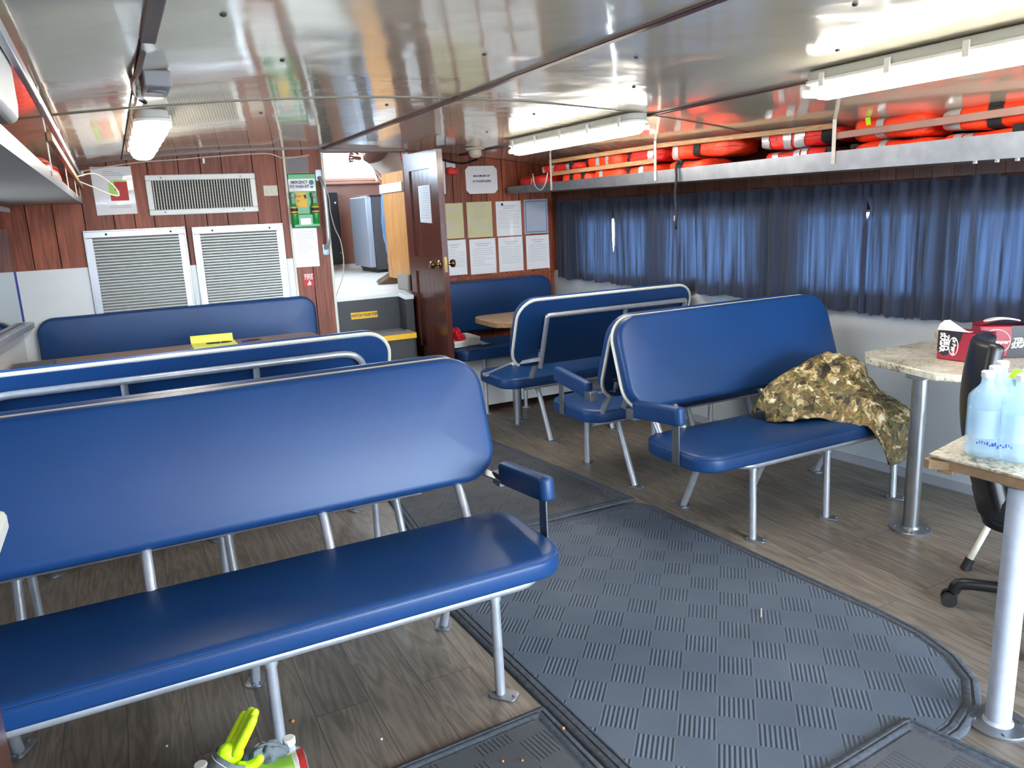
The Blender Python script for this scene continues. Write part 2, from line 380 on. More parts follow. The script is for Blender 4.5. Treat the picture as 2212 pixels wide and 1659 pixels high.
        c = len(R[0]); vs = [p for rg in R for p in rg]; fs = []
        for i in range(len(R)-1): fs += [(i*c+k, i*c+(k+1) % c, (i+1)*c+(k+1) % c, (i+1)*c+k) for k in range(c)]
        fs += [tuple(range(c-1, -1, -1)), tuple((len(R)-1)*c+k for k in range(c))]
        return s.add(vs, fs)

def fillet(pts, r, seg=6):
    pts = [V(p) for p in pts]; out = [pts[0]]
    for i in range(1, len(pts)-1):
        a, b, c = pts[i-1], pts[i], pts[i+1]; d1 = (a-b); d2 = (c-b); k = min(r, d1.length*.49, d2.length*.49)
        p, q = b+d1.normalized()*k, b+d2.normalized()*k
        for j in range(seg+1):
            t = j/seg; out.append(p*(1-t)**2+b*2*t*(1-t)+q*t*t)
    return out+[pts[-1]]

def bez(pts, n=24):
    """catmull-rom through pts"""
    P = [V(p) for p in pts]; P = [P[0]*2-P[1]]+P+[P[-1]*2-P[-2]]; out = []
    m = len(P)-3
    for i in range(m):
        for j in range(n//m+1):
            t = j/(n//m+1); a, b, c, d = P[i:i+4]
            out.append(.5*((2*b)+(c-a)*t+(2*a-5*b+4*c-d)*t*t+(3*b-a-3*c+d)*t**3))
    return out+[P[-2]]

ROOTLOC = {}
def setp(o, label=None, cat=None, group=None, kind=None):
    if label: o['label'] = label
    if cat: o['category'] = cat
    if group: o['group'] = group
    if kind: o['kind'] = kind
    return o
def thing(name, loc, label, cat, group=None):
    o = bpy.data.objects.new(name, None); COL.objects.link(o); o.location = loc; o.empty_display_size = .05
    ROOTLOC[o.name] = V(loc); return setp(o, label, cat, group)
def build(name, mb, m, parent=None, smooth=True, ang=35, bevel=0., sub=0, label=None, cat=None, group=None, kind=None, seg=2):
    me = bpy.data.meshes.new(name)
    vs = mb.v
    if parent is not None: org = ROOTLOC[parent.name]
    else:
        xs = [p.x for p in vs]; ys = [p.y for p in vs]; zs = [p.z for p in vs]
        org = V(((min(xs)+max(xs))/2, (min(ys)+max(ys))/2, min(zs)))
    me.from_pydata([p-org for p in vs], [], mb.f)
    bm = bmesh.new(); bm.from_mesh(me); bmesh.ops.recalc_face_normals(bm, faces=bm.faces); bm.to_mesh(me); bm.free()
    if m is not None: me.materials.append(m)
    if smooth:
        for p in me.polygons: p.use_smooth = True
        try: me.set_sharp_from_angle(angle=math.radians(ang))
        except Exception: pass
    o = bpy.data.objects.new(name, me); COL.objects.link(o)
    if parent is not None: o.parent = parent; ROOTLOC[o.name] = org
    else: o.location = org; ROOTLOC[o.name] = org
    if bevel:
        b = o.modifiers.new('Bevel', 'BEVEL'); b.width = bevel; b.segments = seg; b.limit_method = 'ANGLE'; b.angle_limit = math.radians(40)
    if sub:
        b = o.modifiers.new('Subdivision', 'SUBSURF'); b.levels = sub; b.render_levels = sub
    return setp(o, label, cat, group, kind)
def struct(name, mb, m, **k):
    return build(name, mb, m, kind='structure', **k)
def text(name, body, size, m, parent, loc, right, up, align='CENTER', ext=.0006, bold=0., shear=0., sx=1., spacing=1.0):
    cu = bpy.data.curves.new('t', 'FONT'); cu.body = body; cu.size = size; cu.align_x = align; cu.align_y = 'CENTER'; cu.extrude = ext; cu.offset = bold; cu.shear = shear
    cu.space_line = spacing; cu.resolution_u = 3
    tmp = bpy.data.objects.new('t', cu); me = bpy.data.meshes.new_from_object(tmp)
    r = V(right).normalized(); u = V(up).normalized(); n = r.cross(u)
    M = Matrix.Translation(V(loc)) @ Matrix((r, u, n)).transposed().to_4x4() @ Matrix.Diagonal((sx, 1, 1, 1))
    mb = MB(); mb.add([M @ v.co for v in me.vertices], [tuple(p.vertices) for p in me.polygons])
    bpy.data.objects.remove(tmp); bpy.data.curves.remove(cu); bpy.data.meshes.remove(me)
    return build(name, mb, m, parent, smooth=False)
def skin(name, verts, edges, m, parent, sub=2, root=0, **k):
    """verts: (x,y,z,r[,r2]) grown with a Skin modifier"""
    org = ROOTLOC[parent.name] if parent is not None else V((0,0,0))
    me = bpy.data.meshes.new(name); me.from_pydata([V(v[:3])-org for v in verts], edges, [])
    o = bpy.data.objects.new(name, me); COL.objects.link(o); me.materials.append(m)
    if parent is not None: o.parent = parent
    ROOTLOC[o.name] = org
    sm = o.modifiers.new('Skin', 'SKIN'); sm.use_smooth_shade = True
    for i, v in enumerate(verts):
        sv = me.skin_vertices[0].data[i]; sv.radius = (v[3], v[4] if len(v) > 4 else v[3]); sv.use_root = (i == root)
    b = o.modifiers.new('Subdivision', 'SUBSURF'); b.levels = sub; b.render_levels = sub
    return setp(o, **k)
# ------------------------------------------------------------------ the setting
BY = 5.95                                     # the forward bulkhead
def wxr(y): return 3.83-.105*(y-2.13)         # starboard side, narrowing forward
def wxl(y): return -.60-.105*(5.95-y)
def cz(x): return 2.07-.04*(x-1.4)**2         # cambered ceiling
AFT = -2.4
MATTOP = .012

m = MB(); m.box(-1.6, 4.5, AFT, BY+.06, -.06, 0); struct('floor', m, FLOORM, smooth=False)

m = MB()
m.grid(lambda a, b: (-1.6+6.1*a, AFT+(BY+.06-AFT)*b, cz(-1.6+6.1*a)), 48, 24)
n0 = len(m.v); W = 49
m.v += [p+V((0,0,.05)) for p in m.v[:n0]]
m.f += [tuple(i+n0 for i in f[::-1]) for f in m.f]
struct('ceiling', m, CEILM)

def planks(mb, x0, x1, z0, z1, y, rng, wmin=.12, wmax=.21, t=.018, top=None):
    x = x0
    while x < x1-.001:
        w = rng.uniform(wmin, wmax); xe = min(x+w, x1)
        if x1-xe < .04: xe = x1
        za, zb = (z1, z1) if top is None else (top(x), top(xe))
        mb.hexa([(x+.003,y,z0),(xe-.003,y,z0),(xe-.002,y+t,z0),(x+.002,y+t,z0),(x+.003,y,za),(xe-.003,y,zb),(xe-.002,y+t,zb),(x+.002,y+t,za)])
        x = xe
rg = random.Random(3)
m = MB()
planks(m, -.78, 1.478, 0, 2, BY, rg, top=lambda x: cz(x)-.002)
planks(m, 2.115, 3.52, 0, 2, BY, rg, wmin=.1, wmax=.17, top=lambda x: cz(x)-.002)
m.box(1.478, 2.115, BY, BY+.018, 2.035, 2.045)
struct('wall_front', m, PANEL, smooth=False)
m = MB(); m.prism([(-.78,BY+.02,0),(1.47,BY+.02,0)]+[(1.47-2.25*k/12,BY+.02,cz(1.47-2.25*k/12)+.01) for k in range(13)], (0,.03,0)); m.prism([(2.125,BY+.02,0),(3.52,BY+.02,0)]+[(3.52-1.395*k/10,BY+.02,cz(3.52-1.395*k/10)+.01) for k in range(11)], (0,.03,0))
struct('wall_front_backing', m, GROOVE, smooth=False)

def wbox(mb, f, y0, y1, z0, z1, d0, d1):
    s = 1 if f is wxr else -1
    return mb.hexa([(f(y0)-s*d0,y0,z0),(f(y0)-s*d1,y0,z0),(f(y1)-s*d1,y1,z0),(f(y1)-s*d0,y1,z0),(f(y0)-s*d0,y0,z1),(f(y0)-s*d1,y0,z1),(f(y1)-s*d1,y1,z1),(f(y1)-s*d0,y1,z1)])
# starboard side: white lower panel, window band, wood above
m = MB(); wbox(m, wxr, AFT, BY, 0, 1.03, -.04, 0); struct('wall_right', m, mat('shaded white side panel', (176, 180, 184), .35, var=(1.2, .06), bump=(2.5, .06)), smooth=False)  # darker copy of the white panel, dimmer light put into the colour
WINS = [(5.55, 4.72), (4.58, 3.72), (3.42, 2.62), (2.52, 1.82), (1.6, .8), (.6, -.2), (-.5, -1.4)]
m = MB(); y = BY
ystops = [BY]+[v for w in WINS for v in w]+[AFT]
for i in range(0, len(ystops), 2): wbox(m, wxr, ystops[i], ystops[i+1], 1.03, 1.47, -.04, 0)
rg2 = random.Random(5); y = AFT
while y < BY-.01:
    ye = min(y+rg2.uniform(.09, .14), BY); wbox(m, wxr, y+.001, ye-.002, 1.47, 1.99, -.04, 0); y = ye
struct('wall_right_upper', m, PANELD, smooth=False)
for i, (a, b) in enumerate(WINS):
    m = MB(); wbox(m, wxr, a, b, 1.03, 1.47, -.03, -.024); w = struct('window_%d' % (i+1), m, GLASS, smooth=False)
    m = MB()
    for (c, d, e, f) in ((a, a-.02, 1.03, 1.47), (b+.02, b, 1.03, 1.47), (a, b, 1.03, 1.045), (a, b, 1.455, 1.47)): wbox(m, wxr, c, d, e, f, -.045, -.02)
    build('window_frame', m, ALU, w, smooth=False)
# port side
m = MB(); wbox(m, wxl, AFT, BY, 0, 1.03, -.04, 0); struct('wall_left', m, CREAMW, smooth=False)
m = MB(); y = AFT
for (a, b) in ((AFT, 2.9), (4.4, BY)): wbox(m, wxl, a, b, 1.03, 1.5, -.04, 0)
while y < BY-.01:
    ye = min(y+rg2.uniform(.09, .14), BY); wbox(m, wxl, y+.001, ye-.002, 1.5, 1.99, -.04, 0); y = ye
struct('wall_left_upper', m, PANEL, smooth=False)
for i, (a, b) in enumerate(((4.4, 2.9),)):  # unseen port window, placed to throw daylight on the bulkhead
    m = MB(); wbox(m, wxl, a, b, 1.03, 1.5, -.03, -.024); struct('window_%d' % (i+8), m, GLASS, smooth=False)
m = MB(); wbox(m, wxr, AFT, BY-.5, 0, .05, 0, .012); struct('baseboard_right', m, GREY, smooth=False)

m = MB(); m.box(-1.6, 1.2, AFT-.04, AFT, 0, 1.95); m.box(1.2, 4.4, AFT-.04, AFT, 1.88, 1.95); m.box(4.1, 4.4, AFT-.04, AFT, 0, 1.88); struct('wall_aft', m, PANEL, smooth=False)
# ceiling battens, seams, edge trim
def cstrip(mb, x, w, y0, y1, t):
    return mb.hexa([(x-w/2,y0,cz(x)-t),(x+w/2,y0,cz(x)-t),(x+w/2,y1,cz(x)-t),(x-w/2,y1,cz(x)-t),(x-w/2,y0,cz(x)+.005),(x+w/2,y0,cz(x)+.005),(x+w/2,y1,cz(x)+.005),(x-w/2,y1,cz(x)+.005)])
m = MB(); cstrip(m, 1.5, .035, AFT, BY, .010); struct('trim_1', m, TRIMD, bevel=.004)
m = MB(); cstrip(m, 2.60, .03, AFT, BY, .010); struct('trim_2', m, TRIMD, bevel=.004)
m = MB(); cstrip(m, .148, .036, AFT, 2.22, .014); struct('trim_3', m, TRIMP, bevel=.004)
m = MB(); cstrip(m, .132, .006, 2.22, BY, .003); struct('trim_4', m, GROOVE, smooth=False)
m = MB()
for yy in (3.45, .9):
    for i in range(40):
        a, b = -1.5+5.9*i/40, -1.5+5.9*(i+1)/40
        m.hexa([(a,yy,cz(a)-.004),(b,yy,cz(b)-.004),(b,yy+.014,cz(b)-.004),(a,yy+.014,cz(a)-.004),(a,yy,cz(a)+.004),(b,yy,cz(b)+.004),(b,yy+.014,cz(b)+.004),(a,yy+.014,cz(a)+.004)])
struct('trim_5', m, mat('ceiling seam strip', (96, 88, 76), .4, metal=.3), smooth=False)
m = MB()
for i in range(24):
    a, b = -.6+2.08*i/24, -.6+2.08*(i+1)/24
    m.hexa([(a,BY-.016,cz(a)-.010),(b,BY-.016,cz(b)-.010),(b,BY,cz(b)-.010),(a,BY,cz(a)-.010),(a,BY-.016,cz(a)),(b,BY-.016,cz(b)),(b,BY,cz(b)),(a,BY,cz(a))])
struct('trim_6', m, TRIMD, smooth=False)
m = MB(); m.box(1.187, 1.203, BY-.012, BY, 0, cz(1.2)); struct('trim_7', m, TRIMW, smooth=False)
m = MB(); m.box(1.464, 1.484, BY-.012, BY+.05, .43, 2.04); struct('trim_8', m, TRIMW, bevel=.002)
m = MB(); m.box(2.115, 2.15, BY-.012, BY+.05, .43, 2.04); struct('trim_9', m, DOORW, bevel=.002)
m = MB(); m.box(1.455, 2.13, BY-.008, BY+.06, 2.04, cz(1.6)); struct('trim_10', m, TRIMD, bevel=.002)
# white lower panel of the bulkhead
m = MB(); m.box(-.64, -.01, BY-.006, BY, 0, 1.312); m.box(-.01, 1.186, BY-.006, BY, 0, 1.28)
struct('wall_front_panel', m, CREAMW, smooth=False)
for (x, z) in ((-.40, 1.30), (.485, 1.268), (1.16, 1.262)):
    pass

# wheelhouse beyond the opening
PZ = .956
m = MB(); m.box(.9, 3.46, BY+.035, 9.5, PZ-.03, PZ); struct('floor_wheelhouse', m, FLOORP, smooth=False)
m = MB(); m.box(.86, 3.50, 9.5, 9.54, PZ-.03, 2.03); m.box(.86, 2.30, 9.5, 9.54, 2.03, 2.75); m.box(3.40, 3.50, 9.5, 9.54, 2.03, 2.75); m.box(.86, 3.50, 9.5, 9.54, 2.75, 3.0)
struct('wall_wheelhouse_front', m, mat('pinkish brown panel', (186, 138, 120), .5, var=(5, .06)), smooth=False)
m = MB(); m.box(2.30, 3.40, 9.515, 9.521, 2.03, 2.75); w = struct('window_11', m, GLASS, smooth=False)
m = MB(); m.box(2.3, 3.40, 9.36, 9.5, 1.955, 1.98); m.box(2.98, 3.07, 9.40, 9.49, 1.98, 2.06); m.box(2.3, 3.40, 9.47, 9.5, 2.0, 2.03)
build('window_sill', m, mat('pale wooden sill', (214, 170, 150), .5), w, bevel=.004)
m = MB(); m.box(.86, .9, BY+.06, 9.5, PZ-.03, 1.95); m.box(.86, .9, BY+.06, 6.3, 1.95, 2.45); m.box(.86, .9, 8.2, 9.5, 1.95, 2.45); m.box(.86, .9, BY+.06, 9.5, 2.45, 3.0); struct('wall_wheelhouse_left', m, PANEL, smooth=False)
m = MB(); m.box(.865, .87, 6.3, 8.2, 1.95, 2.45); struct('window_12', m, GLASS, smooth=False)
m = MB(); m.box(3.46, 3.50, BY+.06, 9.5, PZ-.03, 1.95); m.box(3.46, 3.50, BY+.06, 7.2, 1.95, 2.45); m.box(3.46, 3.50, 8.0, 9.5, 1.95, 2.45); m.box(3.46, 3.50, BY+.06, 9.5, 2.45, 3.0); struct('wall_wheelhouse_right', m, PANEL, smooth=False)
m = MB(); m.box(3.475, 3.48, 7.2, 8.0, 1.95, 2.45); struct('window_13', m, GLASS, smooth=False)
m = MB(); m.box(.86, 3.50, BY+.06, 9.54, 3.0, 3.05); struct('ceiling_wheelhouse', m, mat('cream deckhead', (220, 214, 204), .5), smooth=False)
m = MB(); m.box(.86, 3.50, BY+.06, BY+.10, 2.1, 3.0); struct('wall_wheelhouse_back', m, PANEL, smooth=False)
# companionway: riser, side cheek, white nosing
m = MB(); m.box(1.484, 2.115, BY+.012, BY+.034, 0, PZ-.032); struct('wall_step_riser', m, DGREY, smooth=False)
m = MB(); m.box(1.484, 1.99, BY+.004, BY+.034, PZ-.032, PZ); m.hexa([(1.985,BY-.16,PZ-.045),(2.06,BY-.16,PZ-.045),(2.06,BY+.03,PZ-.032),(1.985,BY+.03,PZ-.032),(1.985,BY-.16,PZ-.012),(2.06,BY-.16,PZ-.012),(2.06,BY+.03,PZ),(1.985,BY+.03,PZ)])
struct('trim_11', m, WHITEP, bevel=.003)
m = MB(); m.box(1.99, 2.055, BY-.15, BY+.012, 0, PZ-.046); struct('wall_step_cheek', m, DGREY, smooth=False)
m = MB(); m.box(2.085, 2.115, BY+.035, BY+.30, PZ, PZ+.13); struct('trim_12', m, mat('grey painted block', (150, 142, 132), .6), bevel=.01)

# the doors
def plank_door(name, x, y0, y1, z0, z1, t, m_, lean=0.):
    """door leaf lying along y, hinge at y1; planks between stiles and rails"""
    mb = MB(); F = lambda y: x+lean*(y1-y)
    def slab(ya, yb, za, zb, a, b): mb.hexa([(F(ya)+a,ya,za),(F(ya)+b,ya,za),(F(yb)+b,yb,za),(F(yb)+a,yb,za),(F(ya)+a,ya,zb),(F(ya)+b,ya,zb),(F(yb)+b,yb,zb),(F(yb)+a,yb,zb)])
    return mb, slab
hy, ly = 5.885, 5.245
mb, slab = plank_door('door', 2.085, ly, hy, .44, 2.005, .045, DOORW, .03)
slab(ly, ly+.14, .44, 2.0, 0, .045); slab(hy-.10, hy, .44, 2.015, 0, .045)
slab(ly+.14, hy-.10, 1.88, 2.005, 0, .045); slab(ly+.14, hy-.10, 1.13, 1.24, 0, .045); slab(ly+.14, hy-.10, .44, .54, 0, .045)
pw = (hy-.10-ly-.14)/5
for i in range(5):
    slab(ly+.14+pw*i+.0015, ly+.14+pw*(i+1)-.0015, .54, 1.13, .012, .034); slab(ly+.14+pw*i+.0015, ly+.14+pw*(i+1)-.0015, 1.24, 1.88, .012, .034)
d1 = struct('door_1', mb, DOORW, smooth=False)
kx = 2.085+.03*(hy-ly-.05)
for s, nm in ((-1, 'door_knob'), (1, 'door_knob')):
    m = MB(); e = kx+(0 if s < 0 else .045); k = V((e, ly+.06, 1.197))
    m.lathe([(.032,0),(.034,.004),(.028,.010),(.012,.014),(.010,.03),(.014,.038),(.026,.046),(.030,.058),(.026,.070),(.014,.077),(.004,.079)], k, 24, (s,0,0)); build(nm, m, BRASS, d1)
m = MB(); m.box(kx+.012, kx+.034, ly-.002, ly, 1.14, 1.25); build('strike_plate', m, BRASS, d1, smooth=False)
mb, slab = plank_door('door', 2.15, 6.10, 6.655, 1.03, 1.91, .03, LIGHTW)
for i in range(5):
    a = 6.10+.111*i; slab(a+.001, a+.110, 1.03+.0*i, 1.91-.006*0, 0, .03)
d2 = struct('door_2', mb, LIGHTW, smooth=False)
m = MB(); m.box(2.128, 2.149, 6.09, 6.67, 1.75, 1.822)
for yy in (6.15, 6.38, 6.60):
    for zz in (1.77, 1.80): m.cyl((2.128, yy, zz), (2.1265, yy, zz), .005, 8)
build('cross_batten', m, WHITEP, d2, smooth=False, label='white painted batten')
m = MB(); m.box(2.17, 2.26, 6.02, 6.09, PZ, 2.1); struct('trim_13', m, LIGHTW, smooth=False)
# ------------------------------------------------------------------ things fixed to the bulkhead
Y0 = BY-.001
def quadslab(mb, pts, t, y=BY):
    """pts (x,z) outline facing the cabin, thickness t"""
    return mb.prism([(x, y-t, z) for x, z in pts], (0, t, 0))
def rect(x0, x1, z0, z1): return [(x0,z0),(x1,z0),(x1,z1),(x0,z1)]
def frame(mb, x0, x1, z0, z1, w, t, y=BY):
    for r in (rect(x0,x1,z1-w,z1), rect(x0,x1,z0,z0+w), rect(x0,x0+w,z0+w,z1-w), rect(x1-w,x1,z0+w,z1-w)): quadslab(mb, r, t, y)
def screws(mb, pts, y, r=.007):
    for x, z in pts: mb.cyl((x, y, z), (x, y-.003, z), r, 10)
def one_screws(pts, y, r):
    out = []
    for q in pts:
        b_ = MB(); screws(b_, [q], y, r); out.append(b_)
    return out
def lines(mb, x0, x1, ztop, n, dz, y, rng, h=.004):
    for i in range(n):
        z = ztop-i*dz; a = x0+(x1-x0)*rng.choice((0,0,0,.05)); b = x0+(x1-x0)*rng.choice((1,1,.97,.9,.55,1))
        mb.box(a, b, y-.0006, y, z-h/2, z+h/2)

# two louvred panels
def louvre(x0, x1, z0, z1, label):
    t = thing('louvered_vent_panel', ((x0+x1)/2, BY-.006, z0), label, 'vent panel', 'louvered panels on the bulkhead')
    m = MB(); frame(m, x0, x1, z0, z1, .045, .016, BY-.006); frame(m, x0-.006, x1+.006, z0-.006, z1+.006, .012, .022, BY-.006)
    fr = build('frame', m, BAND, t, bevel=.003)
    [build('screw', sm_, BLACKM, fr) for sm_ in one_screws([(x0+.13, z1-.024), (x1-.09, z1-.024)], BY-.022, .008)]
    m = MB(); n = 38; h = (z1-z0-.09)/n
    for i in range(n):
        z = z0+.045+h*i; a = x0+.045; b = x1-.045; y = BY-.006
        m.hexa([(a,y-.016,z+.001),(b,y-.016,z+.001),(b,y-.001,z+h*.75),(a,y-.001,z+h*.75),(a,y-.016,z+h*.48),(b,y-.016,z+h*.48),(b,y-.001,z+h*.98),(a,y-.001,z+h*.98)])
    build('slats', m, LOUV, t, smooth=False)
    m = MB(); m.box(x0+.04, x1-.04, BY-.008, BY-.006, z0+.04, z1-.04); build('backing', m, DGREY, t, smooth=False)
louvre(-.158, .462, .70, 1.545, 'grey louvered panel left of its twin, above the wall bench')
louvre(.514, 1.128, .70, 1.537, 'grey louvered panel right of its twin, beside the white trim strip')

# air conditioning grille
t = thing('air_grille', (.616, BY, 1.63), 'white framed air grille with upright bars high on the bulkhead', 'grille')
m = MB(); x0, x1, z0, z1 = .256, .977, 1.63, 1.90; w = .038
frame(m, x0, x1, z0, z1, w, .02); f = build('frame', m, WHITEP, t, bevel=.006)
[build('screw', sm_, GREY, f) for sm_ in one_screws([(x0+.10, z1-.02), (x1-.10, z1-.02), (x0+.10, z0+.02), (x1-.10, z0+.02)], BY-.02, .006)]
m = MB(); m.box(x0+w, x1-w, BY-.002, BY, z0+w, z1-w); build('dark_duct', m, BLACKM, t, smooth=False)
m = MB()
for i in range(36): x = x0+w+.009+(x1-x0-2*w-.018)*i/35; m.box(x-.003, x+.003, BY-.014, BY-.008, z0+w, z1-w)
build('upright_bars', m, TRIMW, t, smooth=False)
m = MB()
for i in range(9): z = z0+w+.012+(z1-z0-2*w-.024)*i/8; m.box(x0+w, x1-w, BY-.007, BY-.004, z-.0025, z+.0025)
build('cross_bars', m, DGREY, t, smooth=False)

# evacuation plan poster
rp = random.Random(11)
t = thing('safety_poster', (.06, BY, 1.648), 'white laminated sheet with red and green chart left of the air grille', 'poster')
m = MB(); quadslab(m, [(-.061,1.646),(.183,1.650),(.181,1.960),(-.063,1.958)], .003); build('sheet', m, PAPERW, t, smooth=False)
m = MB(); quadslab(m, [(.035,1.738),(.145,1.738),(.145,1.862),(.065,1.862),(.065,1.805),(.09,1.805),(.09,1.775),(.035,1.775)], .0010, BY-.003); build('red_area', m, RED, t, smooth=False)
m = MB(); quadslab(m, [(.032,1.778),(.088,1.778),(.088,1.803),(.063,1.803),(.063,1.868),(.032,1.868)], .0010, BY-.003); quadslab(m, rect(.065,.145,1.864,1.872), .001, BY-.003); build('green_area', m, LIME, t, smooth=False)
m = MB(); lines(m, 0, .13, 1.928, 3, .012, BY-.003, rp); lines(m, .02, .15, 1.705, 2, .012, BY-.003, rp); build('print', m, INK, t, smooth=False)

t = thing('outlet_plate', (1.08, BY, 1.737), 'ivory double switch plate on the panelling right of the air grille', 'outlet')
m = MB(); quadslab(m, rect(1.028,1.130,1.737,1.812), .006); build('plate', m, CREAMCAP, t, bevel=.003)
for x in (1.062, 1.098):
    m = MB(); quadslab(m, rect(x-.012,x+.012,1.757,1.792), .004, BY-.006); build('rocker', m, TRIMW, t, bevel=.002)

t = thing('speaker_grille', (1.29, BY, 1.89), 'purple brown square speaker grille above the green eye wash station', 'grille')
m = MB(); quadslab(m, rect(1.212,1.362,1.898,2.008), .006); build('mesh', m, TRIMP, t, smooth=False)
m = MB(); frame(m, 1.207, 1.368, 1.893, 2.013, .006, .008); build('rim', m, mat('tan rim', (170, 128, 112), .5), t, smooth=False)

# eye wash station
t = thing('eyewash_station', (1.31, BY, 1.50), 'green emergency eye wash station with two bottles on the bulkhead', 'eye wash station')
m = MB(); quadslab(m, rect(1.205,1.412,1.502,1.890), .02); quadslab(m, rect(1.212,1.405,1.502,1.60), .055); build('backplate', m, GREEN, t, bevel=.006)
m = MB(); quadslab(m, rect(1.207,1.402,1.765,1.852), .001, BY-.02); sg = build('header_sign', m, PAPERW, t, smooth=False)
NAVY = mat('navy print', (40, 44, 92), .6)
text('lettering', 'EMERGENCY\nEYE WASH KIT', .030, NAVY, sg, (1.284, BY-.0215, 1.812), (1,0,0), (0,0,1), bold=.0008, spacing=1.0, sx=.72)
m = MB(); m.lathe([(.0,0),(.018,0),(.018,.001),(0,.001)], (1.375,BY-.0212,1.825), 20, (0,-1,0)); m.prism([(1.362,BY-.0222,1.80),(1.388,BY-.0222,1.80),(1.375,BY-.0222,1.778)], (0,.001,0)); build('eye_emblem', m, mat('teal print', (70, 140, 150), .5), sg, smooth=False)
m = MB(); quadslab(m, rect(1.25,1.33,1.645,1.755), .001, BY-.021); yc = build('yellow_card', m, YEL, t, smooth=False)
m = MB(); lines(m, 1.256, 1.29, 1.728, 1, .01, BY-.022, rp); lines(m, 1.258, 1.275, 1.695, 1, .01, BY-.022, rp); m.prism([(1.305,BY-.0228,1.735),(1.325,BY-.0228,1.738),(1.326,BY-.0228,1.715),(1.318,BY-.0228,1.705),(1.312,BY-.0228,1.72)], (0,.0008,0)); build('print', m, INKD, yc, smooth=False)
m = MB(); quadslab(m, rect(1.262,1.338,1.522,1.568), .001, BY-.055); build('white_label', m, PAPERW, t, smooth=False)
for x in (1.222, 1.378):
    m = MB(); m.lathe([(.022,0),(.026,.006),(.026,.125),(.014,.15),(.012,.19),(.020,.195),(.018,.225),(.008,.232)], (x, BY-.052, 1.525), 18); b = build('bottle', m, GREEN, t, label='green eye wash bottle')
    m = MB(); m.lathe([(.0268,.075),(.0268,.128)], (x, BY-.052, 1.525), 18, capb=False, capt=False); build('label_band', m, YEL, b)
    m = MB(); m.lathe([(.0272,.095),(.0272,.117)], (x, BY-.052, 1.525), 18, capb=False, capt=False); m.lathe([(.0272,.077),(.0272,.085)], (x, BY-.052, 1.525), 18, capb=False, capt=False); build('black_print', m, INKD, b)
    m = MB(); m.lathe([(.0145,.15),(.0125,.19),(.0205,.195),(.0185,.225),(.0085,.232)], (x, BY-.052, 1.525), 18); build('clear_cap', m, CLEARP, b)

def sheet(name, pts, m_, label, cat, group=None, nl=10, y=BY, title=None, border=None, head=False, seed=1):
    r = random.Random(seed); xs = [p[0] for p in pts]; zs = [p[1] for p in pts]
    t = thing(name, (sum(xs)/4, y, min(zs)), label, cat, group)
    m = MB(); quadslab(m, pts, .002, y); build('sheet', m, m_, t, smooth=False)
    x0, x1, z0, z1 = max(pts[0][0], pts[3][0])+.02, min(pts[1][0], pts[2][0])-.02, min(zs)+.03, max(zs)-.03
    m = MB()
    if head: m.box(x0+.03, x1-.03, y-.0026, y-.002, z1-.012, z1-.006); m.box(x0+.05, x1-.05, y-.0026, y-.002, z1-.03, z1-.024)
    n = max(2, int((z1-z0-.05)/.017)); lines(m, x0, x1, z1-(.05 if head else 0), min(n, nl), .017, y-.002, r, .0032)
    build('print', m, INK, t, smooth=False)
    if border:
        m = MB(); frame(m, min(xs)+.012, max(xs)-.012, min(zs)+.012, max(zs)-.012, .006, .0006, y-.002); build('border', m, border, t, smooth=False)
    return t
sheet('laminated_notice', [(1.205,1.211),(1.382,1.209),(1.383,1.495),(1.203,1.500)], PAPERW, 'white laminated notice hung under the green eye wash station', 'notice', seed=2)
# fire alarm sticker
t = thing('fire_sticker', (1.29, BY, 1.062), 'small red and white fire sticker low beside the wheelhouse doorway', 'sticker')
m = MB(); quadslab(m, rect(1.251,1.327,1.062,1.160), .0015); build('sticker', m, RED, t, smooth=False)
m = MB(); m.box(1.255,1.323,BY-.0022,BY-.0015,1.150,1.156); m.box(1.257,1.321,BY-.0022,BY-.0015,1.116,1.119); quadslab(m, [(1.277,1.072),(1.301,1.072),(1.304,1.084),(1.304,1.096),(1.297,1.096),(1.294,1.108),(1.287,1.108),(1.285,1.09),(1.275,1.086)], .0008, BY-.0015); build('hand_symbol', m, WLET, t, smooth=False)
text('lettering', 'FIRE', .034, WLET, t, (1.289, BY-.002, 1.134), (1,0,0), (0,0,1), bold=.0008)
# grab rail
t = thing('grab_rail', (1.445, BY, 1.31), 'bare aluminium grab rail on the left jamb of the doorway', 'handrail')
m = MB(); p = bez([(1.440,BY-.012,1.86),(1.450,BY-.05,1.82),(1.452,BY-.07,1.74),(1.452,BY-.07,1.44),(1.448,BY-.05,1.37),(1.438,BY-.012,1.34)], 30); m.tube(p, .0145, 14); build('tube', m, ALU, t)
for z in (1.875, 1.33):
    m = MB(); m.cushion((1.438,BY,z), (1,0,0), (0,0,1), (0,-1,0), .048, .085, .006, .014, .002); screws(m, [(1.438, z+(.03 if z > 1.5 else -.03))], BY-.006, .006); build('mount_plate', m, ALUF, t)
